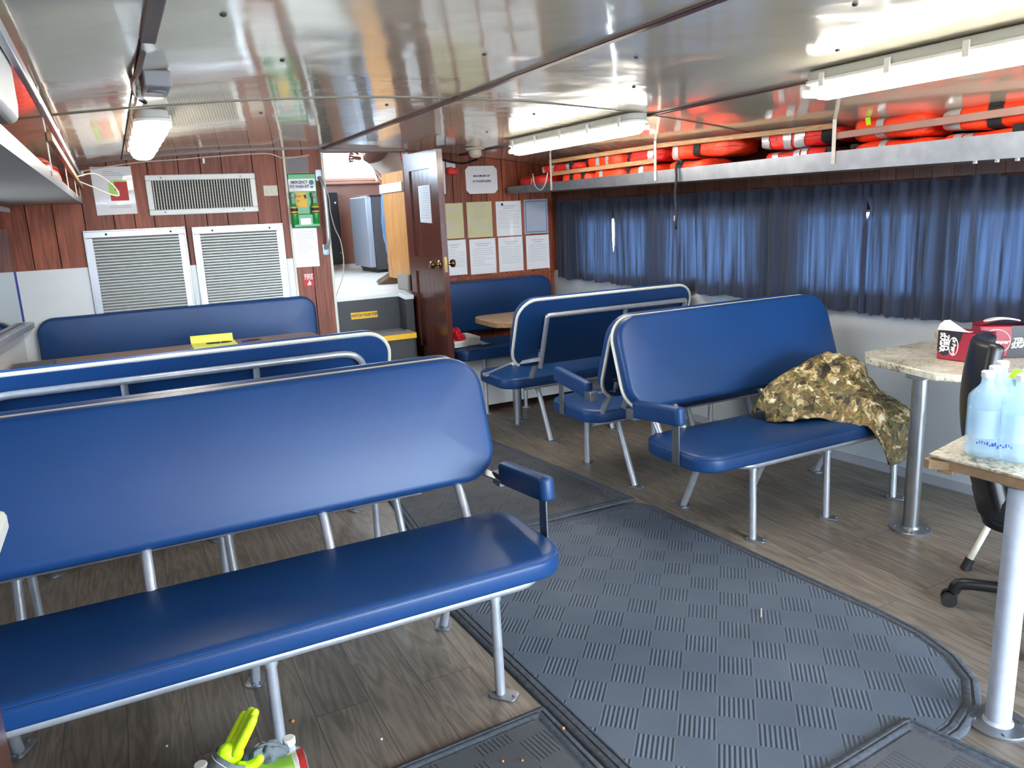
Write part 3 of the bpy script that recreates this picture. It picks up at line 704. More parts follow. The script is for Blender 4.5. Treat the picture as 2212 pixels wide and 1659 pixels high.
# signs and documents right of the door
t = thing('passenger_sign', (2.775, BY, 1.703), 'white sign with clipped corners giving the passenger maximum, under the smoke detector', 'sign')
c = .03; m = MB(); quadslab(m, [(2.632+c,1.703),(2.918-c,1.703),(2.918,1.703+c),(2.916,1.923-c),(2.916-c,1.923),(2.63+c,1.923),(2.63,1.923-c),(2.632,1.703+c)], .003); build('sheet', m, PAPERW, t, smooth=False)
text('lettering', 'MAXIMUM OF\n35 PASSENGERS', .024, INKD, t, (2.775, BY-.0035, 1.822), (1,0,0), (0,0,1), bold=.0006, spacing=1.75)
DOCS = [((2.388,1.353,2.591,1.635), PAPERY, 'cream certificate, upper row, next to the door edge', None),
        ((2.624,1.350,2.853,1.638), PAPERY, 'cream certificate in the upper row, second from the door', None),
        ((2.890,1.348,3.128,1.634), PAPERW, 'white document in the upper row with a dark emblem at its top left', None),
        ((3.155,1.354,3.386,1.640), PAPERB, 'pale blue bordered certificate at the upper right of the document board', mat('blue border print', (70, 96, 150), .5)),
        ((2.396,1.055,2.600,1.341), PAPERW, 'white document in the lower row, behind the brass door knob', None),
        ((2.632,1.048,2.872,1.337), PAPERW, 'white document in the lower row, second from the door', None),
        ((2.898,1.050,3.130,1.338), PAPERW, 'white document in the lower row, third from the door', None),
        ((3.163,1.052,3.390,1.339), PAPERW, 'white document at the lower right, under the blue bordered certificate', None)]
for i, (r, m_, lb, bd) in enumerate(DOCS):
    x0, z0, x1, z1 = r
    t = sheet('framed_document', [(x0,z0),(x1,z0),(x1,z1),(x0,z1)], m_, lb, 'document', 'documents pinned beside the door', nl=9 if i != 3 else 6, head=True, seed=20+i, border=bd)
    if i == 2:
        m = MB(); m.lathe([(0,0),(.011,0),(.011,.001)], (x0+.06, BY-.0025, z1-.025), 14, (0,-1,0)); build('emblem', m, INKD, t)
    m = MB(); fx = x1-.006; m.box(fx, fx+.006, BY-.004, BY, z0+.004, z1-.004); build('sleeve_edge', m, CLEARP, t, smooth=False)
m = MB(); m.box(3.425, 3.455, BY-.02, BY, 1.03, 1.66); m.box(2.36, 3.455, BY-.012, BY, 1.008, 1.032); struct('trim_14', m, PANEL, smooth=False)
m = MB(); quadslab(m, [(3.462,1.45),(3.476,1.44),(3.472,1.58),(3.455,1.59)], .012); setp(build('window_latch', m, WHITEP, None, smooth=False), 'small white plastic wedge at the corner post by the curtain', 'latch')
sheet('posted_notice', [(2.388,1.71),(2.450,1.71),(2.456,1.975),(2.386,1.975)], PAPERW, 'narrow white notice half hidden behind the open door', 'notice', nl=6, seed=31)
m = MB(); quadslab(m, [(2.462,1.858),(2.545,1.856),(2.548,1.915),(2.524,1.905),(2.50,1.918),(2.462,1.912)], .04); t = thing('red_pouch', (2.5, BY, 1.856), 'small red pouch hanging between the door and the passenger sign', 'pouch'); build('pouch', m, REDN, t, bevel=.008)
m = MB(); quadslab(m, [(2.466,1.9),(2.545,1.905),(2.545,1.955),(2.466,1.96)], .003, BY-.003); build('white_tag', m, PAPERW, t, smooth=False)
m = MB(); m.tube(bez([(2.40,BY-.02,1.985),(2.50,BY-.03,1.955),(2.62,BY-.03,1.945),(2.74,BY-.02,1.975)], 16), .008, 8); setp(build('cable', m, BLACK, None), 'black cable looping under the ceiling between door and smoke detector', 'cable')
# notice on the dark door
def dface(y): return 2.085+.03*(hy-y)
t = thing('door_notice', (dface(5.5), 5.5, 1.49), 'tall white typed notice taped to the dark wooden door', 'notice')
m = MB(); m.hexa([(dface(5.42)+.0085,5.42,1.49),(dface(5.42)+.0115,5.42,1.49),(dface(5.64)+.0115,5.64,1.50),(dface(5.64)+.0085,5.64,1.50),(dface(5.42)+.0085,5.42,1.765),(dface(5.42)+.0115,5.42,1.765),(dface(5.64)+.0085+.003,5.64,1.765),(dface(5.64)+.0085,5.64,1.765)]); build('sheet', m, PAPERW, t, smooth=False)
m = MB()
for i in range(13): z = 1.745-.018*i; m.hexa([(dface(5.45)+.0078,5.45,z),(dface(5.45)+.0085,5.45,z),(dface(5.61)+.0085,5.61,z),(dface(5.61)+.0078,5.61,z),(dface(5.45)+.0078,5.45,z+.004),(dface(5.45)+.0085,5.45,z+.004),(dface(5.61)+.0085,5.61,z+.004),(dface(5.61)+.0078,5.61,z+.004)])
build('print', m, INK, t, smooth=False)
# smoke detector
t = thing('smoke_detector', (2.50, 5.45, 1.96), 'round ivory smoke detector on the ceiling near the open door', 'smoke detector')
zz = cz(2.5); m = MB(); m.lathe([(.075,0),(.072,-.008),(.066,-.014),(.045,-.016)], (2.5,5.45,zz), 28); build('base', m, CREAMCAP, t)
m = MB(); m.lathe([(.045,-.014),(.050,-.03),(.048,-.05),(.036,-.064),(.016,-.07),(.0,-.071)], (2.5,5.45,zz), 28); build('dome', m, CREAMCAP, t)
# ceiling wire with clips
t = thing('bulkhead_wire', (.55, BY-.02, 1.95), 'thin tan wire clipped along the joint of bulkhead and ceiling', 'wire')
m = MB(); m.tube(bez([(-.12,BY-.02,1.93),(.02,BY-.02,1.955),(.25,BY-.02,1.985),(.5,BY-.02,2.0),(.66,BY-.02,2.012),(.95,BY-.02,2.03),(1.1,BY-.02,2.03),(1.2,BY-.02,2.0),(1.38,BY-.02,2.02)], 50), .004, 8); build('wire', m, TRIMW, t)
for x, z in ((-.11, 1.93), (.645, 2.0)):
    m = MB(); m.box(x-.008, x+.008, BY-.024, BY, z-.03, z+.004); m.cyl((x, BY-.024, z-.02), (x, BY-.027, z-.02), .006, 10); build('clip', m, WHITEP, t, bevel=.002)
t = thing('white_cord', (1.5, BY+.1, 1.0), 'thin white cord hanging in the doorway beside the grab rail', 'cord')
m = MB(); m.tube(bez([(1.455,BY-.03,1.86),(1.49,BY-.03,1.72),(1.495,BY-.03,1.60),(1.52,BY-.02,1.48),(1.56,BY,1.38),(1.575,BY+.03,1.22),(1.555,BY+.04,1.10),(1.52,BY+.05,1.02),(1.50,BY+.06,.964)], 40), .004, 8); build('cord', m, CORD, t)
# watch your step
t = thing('step_warning_sticker', (1.70, BY+.012, .776), 'yellow WATCH YOUR STEP sticker on the dark step riser', 'sticker')
m = MB(); quadslab(m, [(1.591,.776),(1.806,.776),(1.802,.826),(1.587,.829)], .0015, BY+.012); build('sticker', m, YEL, t, smooth=False)
text('lettering', 'WATCH YOUR STEP', .030, INKD, t, (1.697, BY+.010, .802), (1,0,0), (0,0,1), bold=.0006, sx=.78)
t = thing('boarding_step', (1.74, 5.75, .0), 'dark boarding step with yellow nosing below the wheelhouse doorway', 'step')
m = MB(); m.box(1.50, 1.975, 5.60, BY+.008, 0, .635); build('box', m, DGREY, t, bevel=.004)
m = MB(); m.box(1.50, 1.98, 5.59, BY+.008, .635, .672); m2 = build('tread', m, GREY, t, bevel=.004)
m = MB(); m.box(1.498, 1.982, 5.583, 5.592, .634, .675); m.box(1.978, 1.986, 5.583, 5.80, .634, .675); build('nosing', m, YEL, t, bevel=.002)
# mirror panel with blue edge on the port side
t = thing('mirror_panel', (wxl(5)+.02, 5.2, .99), 'tinted mirror panel with blue edge strip on the side wall left of the bench', 'mirror')
m = MB(); wbox(m, wxl, 4.4, 5.92, .995, 1.585, .012, .02); build('mirror', m, MIRROR, t, smooth=False)
m = MB(); wbox(m, wxl, 5.915, 5.925, .99, 1.32, .01, .026); build('edge_strip', m, BLUEEDGE, t, smooth=False)
m = MB(); wbox(m, wxl, 3.2, 5.93, .945, .985, .0, .075); setp(build('window_ledge', m, ALU, None, bevel=.004), 'grey metal ledge under the tinted mirror panel', 'ledge')
# ------------------------------------------------------------------ benches
def bench(label, x0, x1, yf, s, legs, posts, arm=None, rail='round', bare_arm=False, group='blue vinyl benches', cut=0.):
    """bench along x; yf = row of the front feet; s=+1 faces aft (towards -y), s=-1 faces forward. rearward distance yb maps to yf+s*yb"""
    T = lambda x, yb, z: V((x, yf+s*yb, z))
    D = lambda x, yb, z: V((x, s*yb, z))
    t = thing('bench', ((x0+x1)/2, yf+s*.25, 0), label, 'bench', group)
    L, xc = x1-x0, (x0+x1)/2
    m = MB(); m.cushion(T(xc, .20, .384), (1,0,0), D(0,1,0), (0,0,1), L, .485, .074, .12, .026, .010)
    seat = build('seat', m, VINYL, t, ang=60)
    m = MB(); rim = []
    for (sx, sy, a0) in ((1,1,0),(-1,1,90),(-1,-1,180),(1,-1,270)):
        for k in range(7):
            q = math.radians(a0+90*k/6); rim.append(T(xc+sx*(L/2-.12-.002)+.12*math.cos(q), .20+sy*(.2425-.12-.002)+.12*math.sin(q), .444))
    m.tube(rim, .0028, 6, closed=True); build('seam', m, VINYL, seat)
    up, nf = D(0, .155, .445).normalized(), D(0, -.445, .155).normalized()
    o = T(xc, .52, .56)-up*.02+up*.245
    o = o + nf*0 + D(0, .0, .0)
    m = MB(); m.cushion(o+D(0,.022,.0)-up*cut/2, (1,0,0), up, nf, L, .478-cut, .072, .13, .026, .012)
    bk = build('backrest', m, VINYL, t, ang=60)
    m = MB(); rim = []; o2 = o+D(0,.022,0)+nf*.006-up*cut/2
    for (sx, sy, a0) in ((1,-1,270),(1,1,0),(-1,1,90),(-1,-1,180)):
        for k in range(9):
            q = math.radians(a0+90*k/8); rim.append(o2+V((1,0,0))*(sx*(L/2-.13)+.131*math.cos(q))+up*(sy*(.239-cut/2-.13)+.131*math.sin(q)))
    m.tube(rim[3:-3], .0098, 8); build('piping', m, PIPE, bk, label='cream piping round the rear edge')
    # frame
    r = .0165; lx0, lx1 = min(legs)-.04, max(legs+posts)+.03
    m = MB()
    m.tube(fillet([T(lx0-.07, .06, .378), T(lx0, 0, .366), T(lx1, 0, .366), T(lx1+.07, .06, .378)], .05), r, 12)
    m.tube([T(min(legs+posts)-.02, .36, .366), T(lx1, .36, .366)], r, 12)
    for x in legs: m.tube([T(x, 0, .366), T(x, .36, .366)], r*.8, 10)
    build('seat_frame', m, ALU, t)
    for x in legs:
        for (yb0, yb1) in ((.01, 0.), (.33, .50)):
            m = MB(); m.tube([T(x, yb0, .366), T(x, yb1, .004)], r, 14); d = T(x, yb1, 0)
            m.cyl(T(x, yb0, .352), T(x, yb0+(yb1-yb0)*.05, .335), r*1.22, 14)
            lg = build('leg', m, ALU, t)
            m = MB(); dx = .5 if (yb1 > 0) else -.5; a = D(dx*0+.45, .9 if yb1 > 0 else -.55, 0).normalized()
            m.cushion(d+a*.012, a, a.cross(V((0,0,1))), (0,0,1), .098, .062, .006, .02, .002)
            for k in (-1, 1): m.cyl(d+a*(.012+.036*k)+V((0,0,.005)), d+a*(.012+.036*k)+V((0,0,.011)), .007, 8)
            build('foot_plate', m, ALUF, lg)
    for x in posts:
        m = MB(); m.tube(bez([T(x, .34, .366), T(x, .40, .41), T(x, .475, .52), T(x, .545, .60), T(x, .575, .65)], 14), r, 12)
        m.bar(T(x, .545, .60), T(x, .575, .665), .05, .008, D(0,1,-.3)); build('back_support', m, ALU, t)
    if rail:
        zo = o+D(0,.022,0)-nf*.022
        P = lambda x, h: V((x, zo.y, zo.z))+up*h
        a, b = min(posts), max(posts)
        m = MB(); path = [P(a, -.24), P(a, .135), P(b, .135), P(b, -.24)]
        if rail == 'round': path = fillet(path, .13, 8); m.tube(path, r*1.05, 14)
        else: m.tube(fillet(path, .012, 3), r*1.0, 14)
        for x in posts:
            if x not in (a, b): m.tube([P(x, .135), P(x, -.24)], r*.95, 12)
            for h in (-.18,): m.tube([P(x, h), P(x, h)+nf*.024], r*.8, 8)
        build('back_rail', m, ALU, t, label='bare tube rail behind the backrest')
    if arm is not None:
        xa = x0-.005 if arm < 0 else x1+.005; ax = .058
        pa, pb = T(xa, .10, .628), T(xa, .455, .590)
        if not bare_arm:
            d = (pb-pa).normalized(); u = V((1,0,0)); n = u.cross(d)
            if n.z < 0: n = -n
            m = MB(); m.cushion((pa+pb)/2-n*.042, d, u, n, (pb-pa).length, ax, .082, .026, .016, .004)
            am = build('armrest', m, VINYL, t, ang=60)
            m = MB(); f = T(xa, .15, .585); m.bar(f, T(xa, .15, .395), .05, .006, (1,0,0)); m.bar(T(xa, .15, .392), T(xa+(.07 if arm < 0 else -.07), .15, .392), .05, .006)
            m.bar(T(xa, .15, .583), T(xa, .38, .562), .045, .006); m.bar(T(xa, .43, .56), T(xa+(.10 if arm < 0 else -.10), .57, .60), .05, .006)
            m.box(min(xa-.004,xa+.004)-.022, max(xa-.004,xa+.004)+.022, min(T(0,.44,0).y,T(0,.50,0).y), max(T(0,.44,0).y,T(0,.50,0).y), .535, .585)
            build('arm_bracket', m, ALUF, am, bevel=.002)
        else:
            m = MB(); k = (.10 if arm < 0 else -.10)
            m.bar(T(xa+.02, .52, .585), T(xa+.20, .58, .60), .03, .022); m.bar(T(xa+.02, .52, .585), T(xa-.03, .22, .47), .03, .012); m.cyl(T(xa-.03, .24, .47), T(xa-.03, .19, .462), .014, 10); build('arm_bracket', m, ALU, t)
    return t
PL = [-.60, -.04, .52, 1.03]; LG = [-.47, .232, .933]
bench('large blue bench in front at left, seat towards the camera, wide sheen on its backrest', -.98, 1.195, 2.06, 1, LG, PL, arm=1, rail='round')
bench('blue bench hidden behind the large left bench, only back edge and legs showing', -.96, 1.19, 3.44, -1, [-.47, .25, .95], PL, arm=None, rail=None)
bench('left blue bench seen from behind with long round-cornered tube rail', -.93, 1.20, 4.46, -1, [-.463, .253, .97], [-.60, -.04, .53, 1.06], arm=None, rail='round', cut=.022)
bench('right blue bench with the camouflage coat on its seat', 2.15, 3.60, 2.52, 1, [2.477, 2.956, 3.448], [2.27, 2.42, 3.0, 3.46], arm=-1, rail=None)
bench('right blue bench back to back with the coat bench, padded armrest at the aisle', 2.19, 3.57, 3.90, -1, [2.442, 2.95, 3.42], [2.28, 2.42, 3.0, 3.46], arm=-1, rail=None)
bench('right blue bench seen from behind with square-cornered tube rail, facing the brown table', 2.19, 3.56, 4.935, -1, [2.49, 3.0, 3.42], [2.395, 3.0, 3.50], arm=-1, rail='square', bare_arm=True)

def wall_bench(label, x0, x1, zs, legs):
    t = thing('wall_bench', ((x0+x1)/2, 5.6, 0), label, 'bench', 'blue vinyl benches'); L, xc = x1-x0, (x0+x1)/2
    m = MB(); m.cushion((xc, 5.575, zs-.085), (1,0,0), (0,1,0), (0,0,1), L, .5, .085, .08, .024, .01); build('seat', m, VINYL, t, ang=60)
    m = MB(); m.cushion((xc, 5.925, (zs+.05+1.0)/2), (1,0,0), (0,.02,1), (0,-1,.02), L, 1.0-zs-.05, .06, .11, .024, .01); bk = build('backrest', m, VINYL, t, ang=60)
    m = MB(); m.box(x0+.03, x1-.03, 5.40, 5.44, .06, zs-.086); m.box(x0+.03, x1-.03, 5.44, 5.80, zs-.11, zs-.086); build('base_panel', m, WHITEP, t, bevel=.003)
    for x in legs:
        m = MB(); m.tube([(x, 5.38, zs-.086), (x, 5.38, .004)], .016, 12); m.cyl((x,5.38,0), (x,5.38,.006), .035, 16); build('leg', m, ALU, t)
    return t
wall_bench('blue bench along the bulkhead under the grey louvered panels', -.52, 1.305, .50, [-.3, .3, .95])
wall_bench('blue bench along the bulkhead under the framed documents, behind the brown table', 2.225, 3.36, .53, [2.45, 2.8])

# ------------------------------------------------------------------ tables
def rtop(mb, x0, x1, y0, y1, z0, z1, r, corners=(1,1,1,1), seg=8):
    pts = []
    for (cx, cy, a0, on) in ((x1,y1,0,corners[0]),(x0,y1,90,corners[1]),(x0,y0,180,corners[2]),(x1,y0,270,corners[3])):
        sx = 1 if cx == x1 else -1; sy = 1 if cy == y1 else -1
        if on:
            for k in range(seg+1): q = math.radians(a0+90*k/seg); pts.append((cx-sx*r+r*math.cos(q), cy-sy*r+r*math.sin(q), z0))
        else: pts.append((cx, cy, z0))
    return mb.prism(pts, (0,0,z1-z0))
def pole(t, x, y, z, r, fr, m_=None):
    m = MB(); m.cyl((x,y,.004), (x,y,z), r, 28); m.lathe([(r*1.25,.006),(r*1.05,.02)], (x,y,0), 28, capb=False, capt=False); build('pole', m, m_ or STEEL, t)
    m = MB(); m.lathe([(fr,0),(fr,.006),(fr*.96,.009),(0,.009)], (x,y,0), 32)
    for k in range(4): q = PI/4+PI/2*k; m.cyl((x+fr*.75*math.cos(q),y+fr*.75*math.sin(q),.008), (x+fr*.75*math.cos(q),y+fr*.75*math.sin(q),.013), .007, 8)
    build('floor_flange', m, ALUF, t)
    m = MB(); m.cyl((x,y,z-.012), (x,y,z), r*1.8, 24); build('top_flange', m, ALUF, t)
t = thing('table', (2.9, 5.15, 0), 'brown wood-grain table with rounded end in front of the document bulkhead', 'table')
m = MB(); rtop(m, 2.335, 3.465, 4.83, 5.36, .745, .785, .14, (0,1,1,0)); build('tabletop', m, TABLEW, t, bevel=.004)
pole(t, 2.582, 5.10, .745, .034, .09)
t = thing('table', (.3, 5.15, 0), 'brown table behind the left rail bench, yellow pad lying on it', 'table')
m = MB(); rtop(m, -.645, 1.17, 4.88, 5.50, .745, .785, .10, (1,0,0,1)); build('tabletop', m, TABLEW, t, bevel=.004)
pole(t, .85, 5.13, .745, .034, .09); 
t = thing('table', (3.45, 2.27, 0), 'speckled stone table by the curtains with soda cartons on it', 'table')
m = MB(); m.prism([(3.205,1.92,.745),(3.80,1.92,.745),(3.765,2.62,.745),(3.30,2.62,.745),(3.185,2.52,.745),(3.10,2.1,.745)], (0,0,.036)); build('tabletop', m, STONE, t, bevel=.006)
pole(t, 3.173, 2.216, .745, .035, .092)
t = thing('table', (2.8, 1.05, 0), 'speckled table with worn wooden edge in the right foreground holding water bottles', 'table')
m = MB(); m.prism([(2.045,1.385,.796),(2.09,.62,.796),(3.7,.62,.796),(3.7,1.70,.796),(3.3,1.66,.796)], (0,0,.006)); build('laminate_top', m, STONE, t, smooth=False)
m = MB(); m.prism([(2.055,1.378,.764),(2.095,.625,.764),(3.69,.625,.764),(3.69,1.69,.764),(3.3,1.65,.764)], (0,0,.032)); build('plywood_board', m, EDGEW, t, smooth=False)
m = MB(); m.prism([(2.034,1.392,.762),(2.028,1.372,.762),(2.046,1.352,.762),(2.058,1.33,.762),(2.07,1.34,.762),(2.075,1.38,.762),(2.05,1.395,.762)], (0,0,.026)); m.prism([(2.05,1.36,.752),(2.055,1.318,.752),(2.075,1.322,.752),(2.08,1.365,.752)], (0,0,.012)); build('peeled_corner', m, EDGEW, t, label='peeled wooden corner')
pole(t, 2.145, 1.173, .765, .034, .085, POLELIT)
t = thing('side_counter', (-.55, 1.45, 0), 'red brown counter with pale top, corner just inside the left edge', 'counter')
m = MB(); m.box(-1.0, -.288, 1.15, 1.50, 0, 1.055); build('cabinet', m, DOORW, t, bevel=.004)
m = MB(); rtop(m, -1.03, -.224, 1.12, 1.53, 1.055, 1.09, .03, (1,0,0,1)); build('countertop', m, TRIMW, t, bevel=.008)

# ------------------------------------------------------------------ mats
def floor_mat_obj(label, pts, z0, z1, m_, rr_, border, bw=.055):
    """pts: 4 corners ccw"""
    c = V((sum(p[0] for p in pts)/4, sum(p[1] for p in pts)/4, z0))
    t = thing('floor_mat', c, label, 'floor mat', 'ribbed entrance mats on the aisle')
    def outline(ins, z):
        P = [V((p[0], p[1], z)) for p in pts]; out = []
        Q = []
        for i in range(4):
            a, b, d = P[i-1], P[i], P[(i+1) % 4]; e1 = (a-b).normalized(); e2 = (d-b).normalized(); Q.append(b+(e1+e2)*ins)
        for i in range(4):
            a, b, d = Q[i-1], Q[i], Q[(i+1) % 4]; rr = max((rr_[i] if isinstance(rr_, tuple) else rr_)-ins, .01); e1 = (a-b).normalized(); e2 = (d-b).normalized(); p, q = b+e1*rr, b+e2*rr
            for j in range(7): tt = j/6; out.append(p*(1-tt)**2+b*2*tt*(1-tt)+q*tt*tt)
        return out
    m = MB(); m.prism(outline(bw, z0), (0,0,z1-z0)); build('ribbed_field', m, m_, t, smooth=False)
    m = MB(); prof = [(0,z0),(0,z0+.004),(.006,z1),(.018,z1+.001),(.021,z1-.004),(.025,z1-.004),(.028,z1+.001),(.042,z1+.001),(.046,z1-.004),(.050,z1-.004),(.053,z1+.0005),(bw+.003,z1)]
    R = [outline(i, z) for i, z in prof]; n = len(R[0]); vs = [p for rg in R for p in rg]
    fs = [(i*n+k, i*n+(k+1) % n, (i+1)*n+(k+1) % n, (i+1)*n+k) for i in range(len(R)-1) for k in range(n)]
    m.add(vs, fs); build('border', m, border, t, ang=50)
    return t
MB1 = mat('mat border rubber', (78, 84, 94), .9, spec=.2, var=(60, .25), bump=(220, .3))
A1 = math.radians(42)
mA = mat_mat('blue grey ribbed mat', A1, 1.84, 1.952, .116, (92, 102, 116), (78, 88, 104))
mB = mat_mat('grey ribbed mat', A1, 1.75, 3.7, .116, (88, 90, 94), (72, 76, 84))
mC = mat_mat('dark ribbed mat', math.radians(-8), .6, 1.6, .116, (88, 90, 96), (74, 78, 84))
floor_mat_obj('long blue grey ribbed mat along the aisle between the benches', [(1.055,1.19),(2.45,1.16),(2.335,3.19),(.962,3.23)], .0, .011, mA, (.1,.62,.14,.05), MB1)
floor_mat_obj('ribbed mat at the far end of the aisle, beyond the long mat', [(1.10,3.215),(2.33,3.215),(2.13,4.9),(1.26,4.9)], .0, .014, mB, .03, MB1)
floor_mat_obj('dark ribbed mat at the bottom edge, left of the long mat', [(-.3,.72),(1.05,.75),(1.02,1.93),(-.3,1.86)], .0, .012, mC, .02, MB1)
floor_mat_obj('small ribbed mat overlapping the long mat at its near right corner', [(1.50,.60),(2.10,.55),(1.925,1.315),(1.35,1.27)], .012, .022, mC, .03, MB1)
for i, (x, y, lb) in enumerate(((.300,2.270,'orange crumb on the wood floor near the front bench leg'), (1.012,1.79,'orange crumb where the long mat meets the dark mat'), (.52,2.043,'pale crumb on the wood floor right of the bench leg'), (.79,1.755,'left orange crumb of two on the dark ribbed mat'), (.84,1.73,'right yellowish crumb of two on the dark ribbed mat'), (-.064,2.35,'white crumb on the wood floor left of the gloves'))):
    m = MB(); z = .0 if i in (0,2,5) else .0125
    r = .0055 if i < 2 else .004
    m.lathe([(r*.5,0),(r,r*.5),(r*.9,r*1.1),(r*.3,r*1.6)], (x,y,z), 9); setp(build('crumb', m, CRUMB if i not in (2,5) else PAPERW, None), lb, 'crumb', 'crumbs on the floor')
m = MB(); m.bar((1.985,1.965,.0135), (2.03,2.01,.0145), .005, .002); setp(build('straw', m, CORD, None, smooth=False), 'thin pale straw lying on the long ribbed mat', 'straw')
# ------------------------------------------------------------------ things on tables and seats
t = thing('legal_pad', (.53, 5.2, .785), 'yellow writing pad with its pages curled up on the left table', 'notepad')
m = MB(); m.hexa([(.372,5.24,.785),(.634,5.20,.785),(.640,5.43,.785),(.372,5.46,.785),(.372,5.24,.793),(.634,5.20,.793),(.640,5.43,.793),(.372,5.46,.793)]); build('pad', m, YPAD, t, smooth=False)
m = MB(); m.grid(lambda a, b: (.372+.262*a, 5.455-.03*a+.02*math.sin(b*2.4), .7935+.048*b), 4, 8); build('curled_pages', m, YPAD, t)
m = MB()
for k in range(5): m.hexa([(.385,5.255+.032*k,.7931),(.625,5.22+.032*k,.7931),(.625,5.222+.032*k,.7931),(.385,5.257+.032*k,.7931),(.385,5.255+.032*k,.7934),(.625,5.22+.032*k,.7934),(.625,5.222+.032*k,.7934),(.385,5.257+.032*k,.7934)])
build('ruled_lines', m, mat('pale green ruling', (190, 200, 110), .6), t, smooth=False)
t = thing('pen', (.57, 5.2, .793), 'black pen lying on the yellow pad', 'pen')
m = MB(); a, b = V((.454,5.345,.7995)), V((.612,5.323,.7995)); m.tube([a, a.lerp(b,.1), a.lerp(b,.75), a.lerp(b,.97), b], [.0035,.0055,.0055,.003,.001], 10); build('barrel', m, BLACK, t)
m = MB(); m.cyl(a.lerp(b,.55), a.lerp(b,.58), .0062, 10); build('ring', m, CHROME, t)
t = thing('pen', (.76, 5.15, .785), 'blue capped pen on the table right of the yellow pad', 'pen')
m = MB(); a, b = V((.675,5.33,.791)), V((.80,5.34,.791)); m.tube([a, a.lerp(b,.05), a.lerp(b,.8), b], [.004,.0055,.0055,.002], 10); build('barrel', m, BLACK, t)
m = MB(); m.tube([a.lerp(b,-.02), a.lerp(b,.3)], .0062, 10); build('cap', m, mat('blue pen cap', (60, 50, 170), .4), t)
t = thing('folder', (-.60, 5.15, .785), 'dark grey folder at the far left end of the left table', 'folder')
m = MB(); m.box(-.62, -.40, 5.05, 5.36, .785, .80); build('cover', m, mat('grey folder cover', (84, 88, 94), .5), t, bevel=.003)
# white boxes, red cloth and paper on the bulkhead bench
for i, (x0, x1, y0, y1, z1, lb) in enumerate(((2.235,2.345,5.44,5.60,.59,'white shallow box nearest the door on the bulkhead bench, red cloth on it'), (2.352,2.465,5.47,5.72,.605,'white shallow box right of the red cloth on the bulkhead bench'))):
    t = thing('box', ((x0+x1)/2, (y0+y1)/2, .54), lb, 'box', 'white boxes on the bulkhead bench')
    m = MB(); m.box(x0, x1, y0, y1, .54, z1-.018); build('body', m, PAPERW, t, bevel=.002)
    m = MB(); m.box(x0-.003, x1+.003, y0-.003, y1+.003, z1-.018, z1); build('lid', m, WHITEP, t, bevel=.002)
def blob(name, c, r, h, m_, seed, label, cat, nz=.35):
    m = MB()
    def fn(a, b):
        q = 2*PI*a; k = math.sin(b*PI/2); d = noise.noise(V((math.cos(q)*2+seed, math.sin(q)*2, b*3)))
        return (c[0]+r[0]*k*math.cos(q)*(1+nz*d), c[1]+r[1]*k*math.sin(q)*(1+nz*d), c[2]+h*math.cos(b*PI/2)*(1+.3*d) )
    m.grid(fn, 40, 14); return setp(build(name, m, m_, None), label, cat)
blob('cloth', (2.285, 5.52, .592), (.058, .075), .085, REDCLOTH, 3.2, 'crumpled red cloth on the white box beside the open door', 'cloth')
m = MB(); m.grid(lambda a, b: (2.455+.10*a, 5.42+.09*b, .545+.022*math.sin(3*a+1)*b), 6, 6); setp(build('paper_scrap', m, PAPERW, None), 'crumpled white paper scrap right of the white boxes', 'paper')
# clutter by the far window
t = thing('table_papers', (3.28, 5.2, .785), 'white papers at the window end of the brown table', 'papers')
m = MB(); m.box(3.10, 3.36, 4.95, 5.25, .785, .789); build('sheet', m, PAPERW, t, smooth=False)
m = MB(); m.obox((3.28,5.12,.7905), (1,.2,0), (-.2,1,0), (0,0,1), .12, .15, .0015); build('sheet', m, PAPERW, t, smooth=False)
t = thing('window_box', (3.4, 5.05, .785), 'small clear plastic box standing by the far curtain', 'box')
m = MB(); m.box(3.36, 3.42, 4.98, 5.10, .786, .875); build('box', m, mat('smoky plastic', (150, 132, 122), .3), t, bevel=.004)
m = MB(); m.cyl((3.40,4.93,.785), (3.40,4.93,.88), .02, 16); build('chrome_tube', m, CHROME, t)

# camouflage coat draped over the right bench: rows run from back of seat over ridge to the hem
rows = [ # x position along bench, then (y,z) stations: back, ridge, front of ridge, seat edge, hem
 (2.78, [(2.86,.475),(2.83,.515),(2.79,.515),(2.76,.49),(2.74,.47)]),
 (2.83, [(2.90,.475),(2.84,.59),(2.76,.585),(2.70,.52),(2.675,.47)]),
 (2.95, [(2.92,.48),(2.82,.665),(2.72,.625),(2.66,.54),(2.63,.475)]),
 (3.07, [(2.93,.50),(2.81,.70),(2.70,.64),(2.63,.55),(2.57,.475)]),
 (3.15, [(2.93,.52),(2.80,.735),(2.68,.66),(2.56,.53),(2.445,.435)]),
 (3.22, [(2.93,.54),(2.77,.76),(2.65,.66),(2.50,.50),(2.42,.305)]),
 (3.28, [(2.92,.52),(2.75,.745),(2.62,.62),(2.47,.46),(2.41,.235)]),
 (3.34, [(2.90,.49),(2.72,.69),(2.60,.58),(2.455,.44),(2.41,.245)]),
 (3.40, [(2.88,.48),(2.70,.62),(2.58,.54),(2.45,.43),(2.42,.29)]),
 (3.46, [(2.84,.475),(2.68,.56),(2.57,.51),(2.46,.42),(2.435,.34)]),
 (3.52, [(2.78,.47),(2.66,.51),(2.57,.485),(2.50,.44),(2.48,.41)]),
]
def cr(p, t):
    n = len(p)-1; i = min(int(t*n), n-1); f = t*n-i; P = [p[max(i-1,0)], p[i], p[i+1], p[min(i+2,n)]]
    return .5*((2*P[1])+(P[2]-P[0])*f+(2*P[0]-5*P[1]+4*P[2]-P[3])*f*f+(3*P[1]-P[0]-3*P[2]+P[3])*f**3)
